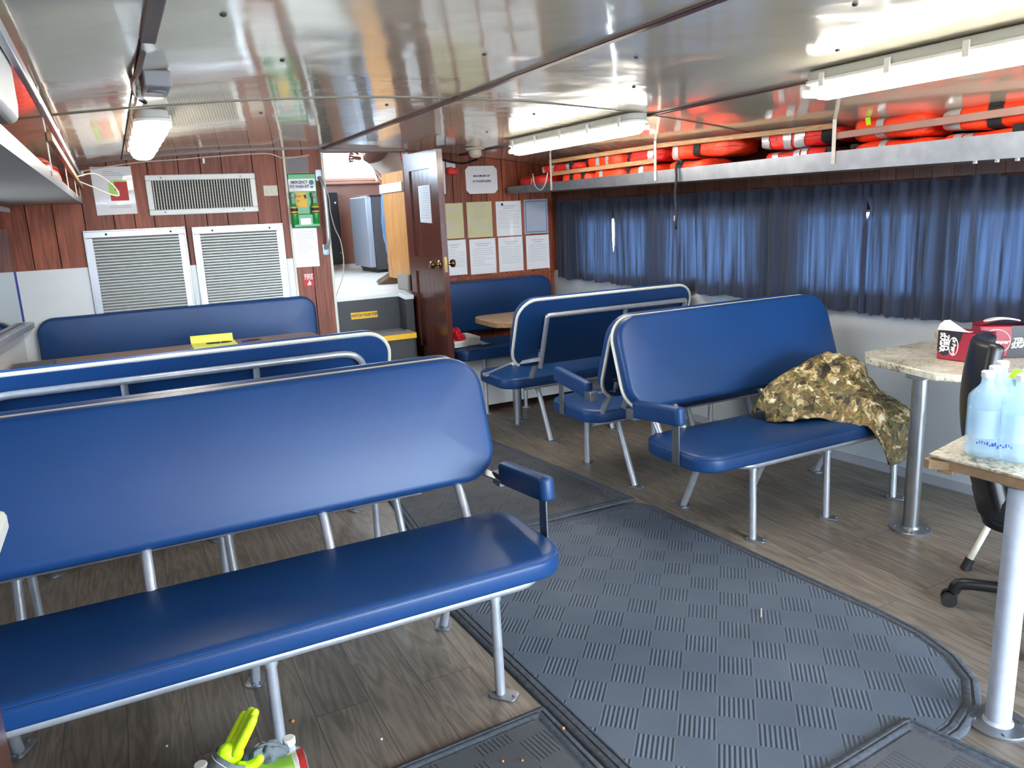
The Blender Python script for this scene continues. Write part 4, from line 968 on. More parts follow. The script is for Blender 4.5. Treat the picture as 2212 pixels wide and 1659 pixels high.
def coat(a, b):
    q = [cr([V((r[0], y, z)) for (y, z) in r[1]], b) for r in rows]
    p = cr(q, a)
    n1 = noise.noise(V((p.x*6, p.y*8+b*3, p.z*6)))*.030+abs(noise.noise(V((p.x*13+b*5, p.y*6, p.z*11+9))))*.032-.01
    fold = .018*math.sin(a*19+b*5)*b
    return p+V((n1*.4, -abs(n1)*.5-fold*.6, n1+fold*.35+.012))
m = MB(); m.grid(coat, 72, 40)
o = setp(build('coat', m, CAMO, None, ang=80), 'leaf camouflage coat heaped on the right bench, one end hanging over the seat edge', 'coat')
sm = o.modifiers.new('Solidify', 'SOLIDIFY'); sm.thickness = .008; sm.offset = -1
t2 = o

# soda cartons on the stone table
def carton(label, o, A, L, dep, H, kind):
    """o = lower left corner of the face seen; face runs along A; depth goes away from the viewer"""
    A = V(A).normalized(); Dp = V((-A.y, A.x, 0)); o = V(o); nrm = -Dp
    t = thing('soda_carton', o+A*L/2+Dp*dep/2, label, 'carton', 'maroon soda cartons')
    m = MB(); base = [o, o+A*L, o+A*L+Dp*dep, o+Dp*dep]; m.hexa(base+[p+V((0,0,H)) for p in base]); build('carton', m, SODAR, t, bevel=.006)
    F = lambda x, z, d=.0008: o+nrm*d+A*x+V((0,0,z)); up = V((0,0,1))
    def ell(cx, cz_, rx, rz, nm='emblem_ring'):
        m = MB(); m.tube([F(cx+rx*math.cos(q), cz_+rz*math.sin(q), .0016) for q in [2*PI*k/30 for k in range(30)]], .0017, 6, closed=True); build(nm, m, WLET, t)
    if kind == 'quarter':
        m = MB(); m.prism([F(.002,H*.30), F(.03,H*.14), F(.05,H*.16), F(.075,H*.42), F(.105,H*.66), F(.118,H*.995), F(.002,H*.995)], Dp*.0006); build('black_panel', m, SODAB, t, smooth=False)
        text('lettering', 'ZERO\nSUGAR', .031, WLET, t, F(.034, H*.60, .0016), -up, A, bold=.0014, sx=.92, spacing=.62)
        ell(.078, H*.50, .021, .042)
        text('brand_lettering', 'Dr Pepper', .023, WLET, t, F(.080, H*.50, .0018), -up, A, bold=.0012, shear=.2, sx=.80)
        T_ = lambda x, y, z: o+A*x+Dp*y+V((0,0,H+z))
        m = MB(); m.add([T_(-.002,-.004,.003), T_(.012,-.012,.030), T_(.035,-.015,.052), T_(.06,-.012,.056), T_(.10,-.006,.030), T_(.125,-.004,.016), T_(.15,-.002,.004), T_(.14,.05,.002), T_(.0,.05,.002)], [(0,1,2,3,4,5,6),(6,7,8,0)]); build('torn_flap', m, SODAW, t, smooth=False, label='torn white cardboard flap')
        m = MB(); m.add([T_(-.003,.0,-.02), T_(-.022,.01,-.010), T_(-.024,.012,-.026), T_(-.003,.004,-.055)], [(0,1,2,3)]); build('torn_scrap', m, CARD, t, smooth=False)
    else:
        m = MB(); m.prism([F(L*.56,.001), F(L*.998,.001), F(L*.998,H*.99), F(L*.62,H*.99), F(L*.66,H*.6)], Dp*.0006); build('black_panel', m, SODAB, t, smooth=False)
        text('lettering', 'ZERO\nSUGAR', .034, WLET, t, F(L*.82, H*.46, .0016), (A+up*.08), up, bold=.0012, sx=.68, spacing=.66)
        ell(L*.33, H*.5, .062, .058)
        text('brand_lettering', 'Dr Pepper', .027, WLET, t, F(L*.33, H*.5, .0018), A, up, bold=.0008, shear=.2)
        m = MB(); m.grid(lambda a, b: o+A*L*a+Dp*dep*b+V((0,0,H+.002+.026*math.sin(PI*min(1, a*1.0))*(1-.3*b))), 12, 5); bt = build('bulging_top', m, SODAR, t)
        m = MB(); m.tube([o+A*(L*.5+.075*math.cos(q))+Dp*(dep*.45+.03*math.sin(q))+V((0,0,H+.006+.026*math.sin(PI*(.5+.075/L*math.cos(q)))*(1-.3*(.45+.03/dep*math.sin(q))))) for q in [2*PI*k/24 for k in range(24)]], .004, 6, closed=True); build('emblem_ring', m, WLET, bt)
    return t
carton('maroon soda carton with torn white flap on the stone table', (3.385, 2.295, .782), (.06, -1, 0), .20, .125, .135, 'quarter')
carton('second maroon soda carton with bulging top, half behind the black chair back', (3.53, 2.19, .782), (.78, -.62, 0), .215, .10, .150, 'upright')
t = thing('tissue_box', (3.74, 1.99, .781), 'pale carton at the right edge behind the soda cartons', 'box')
m = MB(); m.hexa([(3.775,1.935,.781),(3.79,1.93,.781),(3.80,2.10,.781),(3.785,2.10,.781),(3.775,1.935,.945),(3.79,1.93,.945),(3.80,2.10,.945),(3.785,2.10,.945)]); build('box', m, SODAW, t, smooth=False)

# pack of bottled water on the near table
def pack(label, o, ux, uy, nx, ny, sp, prof, mbody, mlabel, caps, wrapm, lab, name='water_bottle_pack', cat='bottle pack'):
    o, ux, uy = V(o), V(ux).normalized(), V(uy).normalized()
    t = thing(name, o+ux*sp*(nx-1)/2+uy*sp*(ny-1)/2, label, cat)
    R = max(r for r, h in prof); H = max(h for r, h in prof)
    for i in range(nx):
        for j in range(ny):
            c = o+ux*sp*i+uy*sp*j
            m = MB(); m.lathe(prof, c, 22); b = build('bottle', m, mbody, t, label='clear bottle in the pack')
            m = MB(); z0, z1 = lab; m.lathe([(R*1.012, z0), (R*1.012, z1)], c, 22, capb=False, capt=False); build('label_band', m, mlabel, b)
            m = MB(); rc = caps[0]; m.lathe([(rc,H-.002),(rc*1.04,H+.001),(rc*1.04,H+caps[1]*.85),(rc*.9,H+caps[1])], c, 18); build('cap', m, WHITEP if len(caps) < 3 else caps[2], b)
    a = R+.004; w = sp*(nx-1)+2*a; d = sp*(ny-1)+2*a; ctr = o+ux*sp*(nx-1)/2+uy*sp*(ny-1)/2
    hh = prof[-3][1]
    m = MB(); m.cushion(ctr+V((0,0,.001)), ux, uy, (0,0,1), w, d, hh, a, .03, .0); build('shrink_wrap', m, wrapm, t)
    return t, ctr, w, d, ux, uy, a
prof = [(.030,0),(.038,.006),(.0405,.02),(.038,.045),(.0405,.06),(.040,.14),(.0405,.155),(.037,.172),(.026,.196),(.016,.212),(.0145,.232)]
WRAPB = mat('blue tinted shrink film', (196, 226, 246), .2, alpha=.30)
t, ctr, w, d, ux, uy, a = pack('shrink wrapped pack of blue tinted water bottles on the near right table', (2.150, 1.298, .802), (.86, .30, 0), (.30, -.86, 0), 3, 2, .084, prof, WATER, WATERL, (.0165, .016), WRAPB, (.06, .14))
BLUET = mat('blue print', (40, 90, 190), .4)
m = MB(); rq = random.Random(9)
for k in range(14):
    c_ = ctr-ux*(w/2+.002)+uy*(-.045+.0065*k)+V((0,0,.047+rq.uniform(-.004,.006))); m.obox(c_, uy, (0,0,1), ux, rq.uniform(.001,.003), rq.uniform(.002,.006), .0005)
build('blue_print', m, BLUET, t, smooth=False)
m = MB()
for k in range(9): m.obox(ctr+uy*(d/2+.002)+ux*(-.05+.005*k)+V((0,0,.05)), ux, uy, (0,0,1), .0012, .0006, .014)
build('bar_print', m, BLUET, t, smooth=False)
m = MB(); m.obox(ctr+ux*.04+uy*.0+V((0,0,.222)), (1,.4,.05), (-.4,1,0), (0,0,1), .05, .010, .001); build('green_carry_tape', m, LIME, t, smooth=False)

# pack with lime label and work glove, bottom left
prof2 = [(.026,0),(.032,.005),(.0335,.02),(.0325,.05),(.0335,.07),(.0335,.145),(.0325,.165),(.027,.19),(.016,.214),(.0135,.228),(.0135,.236)]
CLB = mat('clear bottle plastic', (204, 214, 220), .12, alpha=.5)
t, ctr, w, d, ux, uy, a = pack('shrink wrapped pack of clear bottles with lime label on the floor by the front bench', (-.055, 1.86, .0), (1, -.06, 0), (-.06, -1, 0), 5, 3, .071, prof2, CLB, mat('clear label', (214, 224, 226), .3, alpha=.6), (.0155, .016), WRAP, (.07, .145))
def sheetstrip(z0, z1, x0, x1, m_, nm):
    m = MB(); base = ctr+uy*(d/2+.003)
    m.grid(lambda q, r: base+ux*(x0+(x1-x0)*q)+V((0,0,z0+(z1-z0)*r)), 8, 4); return build(nm, m, m_, t)
def topstrip(x0, x1, y0, y1, m_, nm, z=.205):
    m = MB(); m.grid(lambda q, r: ctr+ux*(x0+(x1-x0)*q)+uy*(y0+(y1-y0)*r)+V((0,0,z+.012*math.sin(7*q+3*r))), 12, 6); return build(nm, m, m_, t)
def slope(x0, x1, m_, nm):
    m = MB(); m.grid(lambda q, r: ctr+ux*(x0+(x1-x0)*q)+uy*(-.018+(d/2+.026)*r)+V((0,0,.250+.010*math.sin(PI*r)+.003*math.sin(40*(x0+(x1-x0)*q)+4*r)-.02*max(0, r-.8))), 16, 8); return build(nm, m, m_, t)
slope(-.045, .140, LIME, 'lime_label'); slope(.141, .150, WLET, 'white_label_edge'); slope(.151, .168, RED, 'red_label_edge')
sheetstrip(.02, .185, -.045, .192, LIME, 'lime_side_label')
gl = thing('work_glove', (.08, 1.72, .21), 'grey and neon yellow work glove stuck upright in the bottle pack', 'glove')
G = lambda p: p
# neon fingers: palm plus five fingers and thumb, fingers pressed together pointing up right
pv = [(.058,1.735,.300,.024,.030), (.078,1.738,.330,.025,.034), (.096,1.742,.356,.022,.034)]
skin('palm', pv, [(0,1),(1,2)], NEON, gl, 2)
for k, (dx, dy, ln) in enumerate(((.006,-.020,.90), (.008,-.007,1.0), (.003,.008,.96), (-.004,.021,.80))):
    b = V((.094+dx, 1.742+dy, .352)); d_ = V((.056, .010, .080)).normalized()*.090*ln
    skin('finger', [(*(b-d_*.3),.0135), (*b,.0132), (*(b+d_*.5),.0126), (*(b+d_*.85),.0116), (*(b+d_),.008)], [(0,1),(1,2),(2,3),(3,4)], NEON, gl, 2)
skin('thumb', [(.088,1.715,.312,.014), (.116,1.700,.310,.0135), (.138,1.695,.322,.0125), (.147,1.695,.334,.010)], [(0,1),(1,2),(2,3)], NEON, gl, 2)
m = MB()
def cuff(a, b):
    q = 2*PI*a; c = V((.080,1.722,.338)).lerp(V((.000,1.655,.222)), b); r1 = .040+.014*b; r2 = .046+.018*b
    ax = V((.62,.2,.75)).normalized(); u = ax.cross(V((0,1,0))).normalized(); w_ = ax.cross(u)
    return c+u*r1*math.cos(q)+w_*r2*math.sin(q)*(1+.06*math.sin(5*q+9*b))
m.grid(cuff, 36, 12); build('knit_cuff', m, GLOVEG, gl)
for k in range(5):
    m = MB(); m.tube([cuff((j/36), .08+.16*k)*1.0 for j in range(36)], .0011, 5, closed=True); build('white_stitching', m, WLET, gl)
blob('work_glove', (.165, 1.80, .236), (.058, .035), .045, GLOVEG, 8.1, 'second grey knit glove lying flat behind the neon glove', 'glove')

# office chair and metal legged chair
ch = thing('office_chair', (2.98, 1.50, 0), 'black office chair on castors between the two stone tables', 'office chair')
cc = V((2.876, 1.41, 0)); fw = V((.60, -.80, 0)).normalized(); sd = V((-fw.y, fw.x, 0))
m = MB(); m.cushion(cc+V((0,0,.425))-fw*.04, sd, fw, (0,0,1), .46, .50, .10, .12, .04, .02); build('seat', m, BLACKM, ch)
m = MB(); m.cushion(cc+V((0,0,.392))-fw*.04, sd, fw, (0,0,1), .42, .46, .035, .1, .012); build('seat_pan', m, BLACK, ch)
def backf(a, b):
    h = .46+.58*b; w_ = .21*(1-.35*max(0, b-.55)/.45); q = (a-.5)*2
    return cc-fw*(.262+.060*math.sin(b*2.6)+.02*b+.0) + fw*.05*q*q + sd*w_*q + V((0,0,h))
m = MB(); m.grid(backf, 14, 20); o = build('backrest', m, BLACK, ch)
q = o.modifiers.new('Solidify', 'SOLIDIFY'); q.thickness = .055; q.offset = 0; q = o.modifiers.new('Bevel', 'BEVEL'); q.width = .02; q.segments = 3; q.limit_method = 'ANGLE'
m = MB(); m.bar(cc+V((0,0,.40)), cc-fw*.20+V((0,0,.42)), .06, .02); m.bar(cc-fw*.20+V((0,0,.41)), cc-fw*.235+V((0,0,.62)), .06, .02, fw); build('back_bracket', m, BLACK, ch)
m = MB(); m.cyl(cc+V((0,0,.10)), cc+V((0,0,.40)), .028, 18); build('gas_column', m, BLACK, ch)
for k in range(5):
    q = math.radians(127+72*k); d_ = V((math.cos(q), math.sin(q), 0)); e = cc+d_*.325
    m = MB(); m.tube(bez([cc+V((0,0,.105)), cc+d_*.17+V((0,0,.10)), e+V((0,0,.085)), e+d_*.012+V((0,0,.055))], 12), [.03]+[.026]*0+[.024]*15, 12) if False else m.tube(bez([cc+V((0,0,.105)), cc+d_*.17+V((0,0,.10)), e-d_*.02+V((0,0,.092)), e+d_*.006+V((0,0,.058))], 12), .022, 12)
    arm_ = build('base_arm', m, BLACK, ch)
    m = MB(); tn = V((-d_.y, d_.x, 0)); cw = e+d_*.018+V((0,0,.0275))
    for sgn in (-1, 1): m.cyl(cw+tn*sgn*.008, cw+tn*sgn*.026, .0275, 18)
    m.cyl(e+V((0,0,.03)), e+V((0,0,.06)), .012, 10); build('castor', m, RUBBER, arm_)
sc = thing('stool', (3.28, 1.70, 0), 'black topped stool with pale tube leg and rubber foot behind the office chair', 'stool')
sx = V((3.32, 1.64, 0))
m = MB(); m.cushion(sx+V((0,0,.42)), (1,.1,0), (-.1,1,0), (0,0,1), .42, .40, .04, .1, .018, .01); build('seat', m, BLACK, sc)
for (dx, dy) in ((-.33,.19),(.20,.22),(-.24,-.24),(.24,-.22)):
    f = V((sx.x+dx, sx.y+dy, 0)); tp = V((sx.x+dx*.45, sx.y+dy*.6, .42))
    m = MB(); m.tube([tp, f.lerp(tp, .06)], .0125, 12); lg = build('leg', m, TRIMW, sc)
    m = MB(); m.tube([f, f.lerp(tp, .11)], .019, 12); build('rubber_foot', m, RUBBER, lg)
# ------------------------------------------------------------------ overhead shelves, life jackets, rails
SHD = .455
def ztop(y): return 1.777-.0078*max(0, y-2)
def zbot(y): return 1.672+.0052*max(0, y-2)
t = thing('overhead_shelf', (3.1, 3.5, 1.67), 'long metal shelf above the curtains holding the life jackets', 'shelf')
m = MB(); ys = [.4, 1.2, 2., 2.8, 3.6, 4.4, 5.2, 5.9]
for a, b in zip(ys, ys[1:]):
    m.hexa([(wxr(a)-SHD-.003,a,zbot(a)),(wxr(a)-SHD,a,zbot(a)),(wxr(b)-SHD,b,zbot(b)),(wxr(b)-SHD-.003,b,zbot(b)),(wxr(a)-SHD-.003,a,ztop(a)),(wxr(a)-SHD,a,ztop(a)),(wxr(b)-SHD,b,ztop(b)),(wxr(b)-SHD-.003,b,ztop(b))])
build('front_lip', m, ALUF, t, smooth=False)
m = MB()
for a, b in zip(ys, ys[1:]): m.hexa([(wxr(a)-SHD,a,zbot(a)+.002),(wxr(a)-.001,a,zbot(a)+.002),(wxr(b)-.001,b,zbot(b)+.002),(wxr(b)-SHD,b,zbot(b)+.002),(wxr(a)-SHD,a,zbot(a)+.012),(wxr(a)-.001,a,zbot(a)+.012),(wxr(b)-.001,b,zbot(b)+.012),(wxr(b)-SHD,b,zbot(b)+.012)])
build('shelf_board', m, mat('shelf underside', (120, 104, 92), .5, metal=.2), t, smooth=False)
m = MB()
for yy in (2.20, 2.11, 2.03): m.box(wxr(yy)-.42, wxr(yy)-.405, yy-.006, yy+.006, zbot(yy)-.012, zbot(yy)+.003)
build('hook', m, WHITEP, t, smooth=False)
for yy in (5.27, 4.14, 2.862, 1.5):
    m = MB(); x = wxr(yy)-SHD-.004; m.box(x-.003, x, yy-.011, yy+.011, ztop(yy)-.06, cz(x)-.001)
    for zz in (ztop(yy)-.03, 1.84, 1.90): m.cyl((x-.003, yy, zz), (x-.006, yy, zz), .005, 8)
    build('stanchion', m, TRIMW, t, smooth=False)
def rail(y0, y1, z0, z1, h, m_, label, cat='rail', name='shelf_rail', group='rails in front of the life jackets'):
    m = MB(); x0, x1 = wxr(y0)-SHD-.001, wxr(y1)-SHD-.001
    m.hexa([(x0,y0,z0-h/2),(x0+.02,y0,z0-h/2),(x1+.02,y1,z1-h/2),(x1,y1,z1-h/2),(x0,y0,z0+h/2),(x0+.02,y0,z0+h/2),(x1+.02,y1,z1+h/2),(x1,y1,z1+h/2)])
    setp(build(name, m, m_, None, bevel=.003), label, cat, group)
rail(5.30, 4.145, 1.903, 1.912, .028, RAILW, 'upper pale wood rail above the far life jackets')
rail(4.135, 2.87, 1.914, 1.895, .028, RAILW, 'upper pale wood rail in the middle of the shelf')
rail(5.28, 4.15, 1.812, 1.824, .030, RAILW, 'lower pale wood rail across the far life jackets')
PINK = mat('weathered pinkish rail', (164, 122, 110), .5, var=(10, .1))
rail(2.87, .8, 1.845, 1.882, .034, PINK, 'pinkish rail across the nearest life jackets')

def jacket(y0, y1, z0, h, d0, m_, bands, straps, label, seed, wall=wxr, depth=.26, sg=1, tag=False):
    """folded life jacket lying along y; d0 = gap behind the shelf lip"""
    ym = (y0+y1)/2; X0 = wall(ym)-sg*(SHD-d0)
    t = thing('life_jacket', (X0+sg*depth/2, ym, z0), label, 'life jacket', 'life jackets on the overhead shelf')
    def sec(u, th, k=1.0):
        e = (1-abs(2*u-1)**9)**.5 if 0 < u < 1 else 0
        c, s_ = math.cos(th), math.sin(th); p = .42
        bx = math.copysign(abs(c)**p, c)*depth/2*(.75+.25*e)*k*max(e, .02); bz = math.copysign(abs(s_)**p, s_)*h/2*k*max(e**.8, .02)
        y = y0+(y1-y0)*u
        n = noise.noise(V((y*9+seed, th*1.2, seed)))*.010
        bz = bz*(1+.10*math.sin(u*9+seed))
        return V((wall(y)-sg*(SHD-d0-depth/2)+sg*(-bx)+n, y, z0+h/2+bz+n*.5))
    m = MB(); m.grid(lambda a, b: sec(a, 2*PI*b), 26, 22); build('body', m, m_, t, ang=180)
    for (a, b) in bands:
        m = MB(); m.grid(lambda p, q: sec(a+(b-a)*p, 2*PI*q, 1.035), 3, 22); build('reflective_band', m, REFL, t, ang=180)
    for (a, b) in straps:
        m = MB(); m.grid(lambda p, q: sec(a+(b-a)*p, 2*PI*q, 1.06), 2, 22); st = build('strap', m, STRAP, t, ang=180)
        m = MB(); c = sec((a+b)/2, .55, 1.09); m.obox(c, (0,1,0), (1,0,0), (0,0,1), .022, .006, .016); build('buckle', m, STRAP, st, bevel=.003)
    if tag:
        m = MB(); c = sec(.72, .35, 1.07); m.obox(c, (0,1,0), (1,0,.3), (-.3,0,1), .012, .003, .018); build('yellow_tag', m, NEON, t)
    return t
J = [ # y far, y near, layer, material, bands, straps, label
 (5.80, 5.42, 0, REDN, [(.55,.60)], [], 'dark red life jacket at the far end of the shelf, by the bulkhead'),
 (5.52, 4.98, 1, REDN, [(.12,.18),(.34,.42),(.70,.78)], [(.80,.84)], 'upper red life jacket at the far end with three silver bands'),
 (5.22, 4.86, 0, ORANGE, [(.08,.16)], [(.40,.50),(.78,.86)], 'lower orange life jacket just right of the far stanchion'),
 (4.96, 4.52, 1, ORANGE, [(.38,.46),(.62,.70)], [(.10,.18)], 'upper orange life jacket under the far end of the fluorescent light'),
 (4.84, 4.50, 0, ORANGE, [(.28,.38)], [], 'lower orange life jacket, second right of the far stanchion'),
 (4.50, 4.16, 1, REDN, [(.70,.84)], [(.08,.2)], 'upper red life jacket just left of the middle stanchion'),
 (4.48, 4.16, 0, ORANGE, [(.46,.58)], [(.05,.18)], 'lower orange life jacket just left of the middle stanchion'),
 (4.11, 3.56, 1, ORANGE, [(.12,.22)], [(.46,.56)], 'upper orange life jacket just right of the middle stanchion'),
 (4.10, 3.76, 0, ORANGE, [], [(.36,.48)], 'lower orange life jacket right of the middle stanchion with hanging black strap'),
 (3.41, 2.90, 1, REDN, [(.10,.22),(.40,.50),(.54,.66)], [(.86,.96)], 'upper red life jacket left of the near stanchion with silver bands'),
 (3.36, 2.90, 0, REDN, [(.20,.28),(.50,.58),(.60,.68)], [(.90,.97)], 'lower red life jacket left of the near stanchion'),
 (2.83, 2.42, 1, ORANGE, [(.38,.48)], [], 'upper red life jacket right of the near stanchion with yellow tag'),
 (2.82, 2.40, 0, ORANGE, [(.42,.50)], [(.02,.10)], 'lower red life jacket right of the near stanchion'),
 (2.40, 1.90, 1, ORANGE, [(.05,.24),(.84,.94)], [(.48,.60)], 'upper red life jacket above the pinkish rail near the right edge'),
 (2.38, 1.92, 0, ORANGE, [(.18,.26),(.28,.36)], [(.72,.80)], 'lower red life jacket below the pinkish rail near the right edge'),
 (1.88, 1.40, 1, ORANGE, [(.04,.18)], [(.5,.6)], 'upper red life jacket at the right edge of the picture'),
 (1.90, 1.42, 0, ORANGE, [(.06,.16)], [(.5,.6)], 'lower red life jacket at the right edge of the picture'),
]
for i, (a, b, ly_, m_, bd, st, lb) in enumerate(J):
    z0 = zbot((a+b)/2)+.014; h = .112
    d0 = .030 if ly_ == 0 else .042
    top = 1.912 if a < 5 else 1.885
    jacket(b, a, z0 if ly_ == 0 else z0+h*1.07, h if ly_ == 0 else top-(z0+h*1.07), d0, m_, [(1-q, 1-p) for p, q in bd], [(1-q, 1-p) for p, q in st], lb, i*1.7+.3, tag=(i == 11))
t = thing('hanging_strap', (wxr(3.9)-SHD-.02, 3.93, 1.35), 'black strap dangling from the shelf in front of the curtains', 'strap')
m = MB(); xs = wxr(3.93)-SHD-.012
p = bez([(xs+.02,3.95,1.80),(xs-.004,3.945,1.775),(xs-.010,3.935,1.70),(xs-.004,3.955,1.60),(xs,3.945,1.50),(xs-.002,3.95,1.42),(xs+.012,3.965,1.395)], 30); m.tube(p, .008, 8); build('webbing', m, STRAP, t)
m = MB(); m.obox((xs+.01,3.97,1.46), (0,1,0), (1,0,0), (0,0,1), .012, .003, .016); build('end_tab', m, GREY, t, smooth=False)
m = MB(); x5 = wxr(5.4)-SHD-.012; m.tube(bez([(x5,5.52,1.83),(x5-.006,5.48,1.74),(x5-.012,5.38,1.70),(x5-.016,5.30,1.74),(x5-.012,5.26,1.82)], 24), .0045, 8); setp(build('cord', m, CORD, None), 'pale cord looping over the far end of the shelf lip', 'cord')

# port shelf
def zl(y): return 1.690+.006*max(0, y-1.5)+.006*max(0, y-4.4)
XL = -.135
t = thing('overhead_shelf', (-.4, 3.4, 1.69), 'metal overhead shelf at the upper left corner', 'shelf')
ys = [.4, 1.5, 2.5, 3.5, 4.5, 5.2, 5.9]
def strip(mb, xa, xb, za, zb):
    for a, b in zip(ys, ys[1:]):
        f = lambda q, y: q(y) if callable(q) else q
        mb.hexa([(f(xa,a),a,f(za,a)),(f(xb,a),a,f(za,a)),(f(xb,b),b,f(za,b)),(f(xa,b),b,f(za,b)),(f(xa,a),a,f(zb,a)),(f(xb,a),a,f(zb,a)),(f(xb,b),b,f(zb,b)),(f(xa,b),b,f(zb,b))])
m = MB(); strip(m, XL-.003, XL, zl, lambda y: zl(y)+.036); build('front_lip', m, ALUF, t, smooth=False)
m = MB(); strip(m, lambda y: wxl(y)+.001, XL-.003, lambda y: zl(y)+.002, lambda y: zl(y)+.012); build('shelf_board', m, mat('grey shelf board', (142, 138, 132), .45, metal=.3), t, smooth=False)
m = MB(); m.box(-.5, -.48, .4, 5.2, 1.67, 1.693); build('stiffener', m, ALU, t, smooth=False)
for yy in (2.8, 3.9, 4.9, 5.6):
    m = MB(); m.box(XL+.001, XL+.004, yy-.011, yy+.011, zl(yy)+.02, cz(XL)-.001); build('stanchion', m, TRIMW, t, smooth=False)
m = MB(); strip(m, XL+.003, XL+.018, lambda y: 1.885, lambda y: 1.915); setp(build('shelf_rail', m, ALU, None, bevel=.003), 'grey metal rail just under the ceiling at the upper left', 'rail', 'rails in front of the life jackets')
ys = [2.75, 3.5, 4.5, 5.2, 5.9]
m = MB(); strip(m, XL+.005, XL+.020, lambda y: 1.815, lambda y: 1.843); setp(build('shelf_rail', m, RAILW, None, bevel=.003), 'pale wood rail across the left overhead shelf', 'rail', 'rails in front of the life jackets')
jacket(3.3, 4.4, 1.715, .12, .03, REDN, [], [], 'red life jacket on the upper left shelf', 4.4, wall=lambda y: -.135-.455, sg=-1)
t = thing('loose_wire', (-.05, 5.5, 1.75), 'thin pale wire looping out from the upper left shelf', 'wire')
m = MB(); m.tube(bez([(-.12,5.0,1.845),(-.03,5.05,1.86),(.05,5.1,1.80),(.075,5.12,1.745),(.04,5.1,1.745),(-.05,5.1,1.79),(-.13,5.1,1.83)], 40), .0035, 8); build('wire', m, NEON if False else TRIMW, t)
t = thing('wall_unit', (-.32, 1.65, 1.73), 'white rounded plastic unit hanging under the ceiling at the upper left edge', 'wall unit')
m = MB(); m.prism([(-.54,1.3,1.772),(-.54,1.96,1.772),(-.54,2.0,1.80),(-.54,2.0,1.915),(-.54,1.3,1.915)], (.405,0,0)); build('housing', m, WHITEP, t, bevel=.02, seg=4)
t = thing('junction_box', (.19, 2.7, 1.93), 'grey square junction box on the ceiling before the left light', 'junction box')
m = MB(); m.box(.150, .228, 2.66, 2.88, cz(.2)-.050, cz(.2)-.002); build('box', m, GREY, t, bevel=.006)
m = MB(); m.lathe([(.028,0),(.028,-.003),(.024,-.004)], (.189,2.76,cz(.2)-.050), 24); m.box(.170,.208,2.758,2.762,cz(.2)-.055,cz(.2)-.050); build('round_knockout', m, GREY, t)
m = MB(); m.tube(bez([(.140,2.35,cz(.15)-.012),(.135,2.6,cz(.15)-.018),(.125,2.75,cz(.15)-.02),(.14,3.0,cz(.15)-.02),(.17,3.1,cz(.15)-.03)], 24), .008, 10); build('conduit', m, BLACK, t)
m = MB(); m.box(.140, .165, 2.98, 3.20, cz(.15)-.03, cz(.15)-.004); build('side_fitting', m, WHITEP, t, bevel=.004)

# fluorescent fittings
def fitting(label, x, y0, y1, zc, w=.125, h=.10):
    t = thing('fluorescent_light', (x, (y0+y1)/2, zc-h), label, 'ceiling light', 'fluorescent lights on the ceiling')
    m = MB(); m.cushion((x, (y0+y1)/2, zc), (0,1,0), (1,0,0), (0,0,-1), y1-y0, w, h*.36, .05, .012); build('housing', m, GREY if False else mat('pale housing', (196, 198, 192), .5) if 'pale housing' not in MATS else MATS['pale housing'], t)
    m = MB(); m.cushion((x, (y0+y1)/2, zc-h*.34), (0,1,0), (1,0,0), (0,0,-1), y1-y0+.012, w+.014, .012, .055, .004); build('gasket_rim', m, WHITEP, t)
    m = MB(); m.cushion((x, (y0+y1)/2, zc-h*.44), (0,1,0), (1,0,0), (0,0,-1), y1-y0-.03, w-.004, h*.60, .05, .045); build('diffuser', m, LEDL, t, label='glowing white diffuser')
    for k in range(5):
        y = y0+.10+(y1-y0-.2)*k/4
        for s in (-1, 1):
            m = MB(); m.box(x+s*(w/2+.007)-.004, x+s*(w/2+.007)+.004, y-.012, y+.012, zc-h*.62, zc-h*.12); build('clip', m, CLEARP if False else WHITEP, t, bevel=.002)
    m = MB(); m.cushion((x, y0-.001, zc-h*.75), (1,0,0), (0,0,1), (0,-1,0), w*.8, h*.3, .012, .012, .006); build('end_cap', m, CLEARP, t); m = MB(); m.cushion((x, y1+.001, zc-h*.75), (1,0,0), (0,0,1), (0,1,0), w*.8, h*.3, .012, .012, .006); build('end_cap', m, CLEARP, t)
fitting('fluorescent light on the left side of the ceiling behind the junction box', .215, 3.52, 4.82, cz(.215)-.002)
fitting('far fluorescent light on the right side, above the life jackets', 2.52, 3.42, 4.84, cz(2.52)-.002)
fitting('near fluorescent light at the upper right, cut by the picture edge', 2.52, .98, 2.30, cz(2.52)-.002)
fitting('added fluorescent light aft on the left side of the ceiling, out of view', .175, -1.6, -.3, cz(.175)-.002)  # added lamp behind the camera, unseen and only guessed at
fitting('added fluorescent light aft on the right side of the ceiling, out of view', 2.52, -1.6, -.3, cz(2.52)-.002)  # its starboard partner, likewise an added unseen lamp
m = MB()
for (x, y) in ((.30,2.0),(.55,2.6),(.9,1.75),(1.2,2.5),(1.75,2.4),(2.1,2.9),(2.3,2.0),(1.9,1.6),(1.25,3.7),(2.1,3.8),(.7,3.9),(2.2,4.6)):
    m.lathe([(.009,0),(.007,-.004),(.002,-.006)], (x, y, cz(x)), 10)
struct('trim_15', m, DGREY)

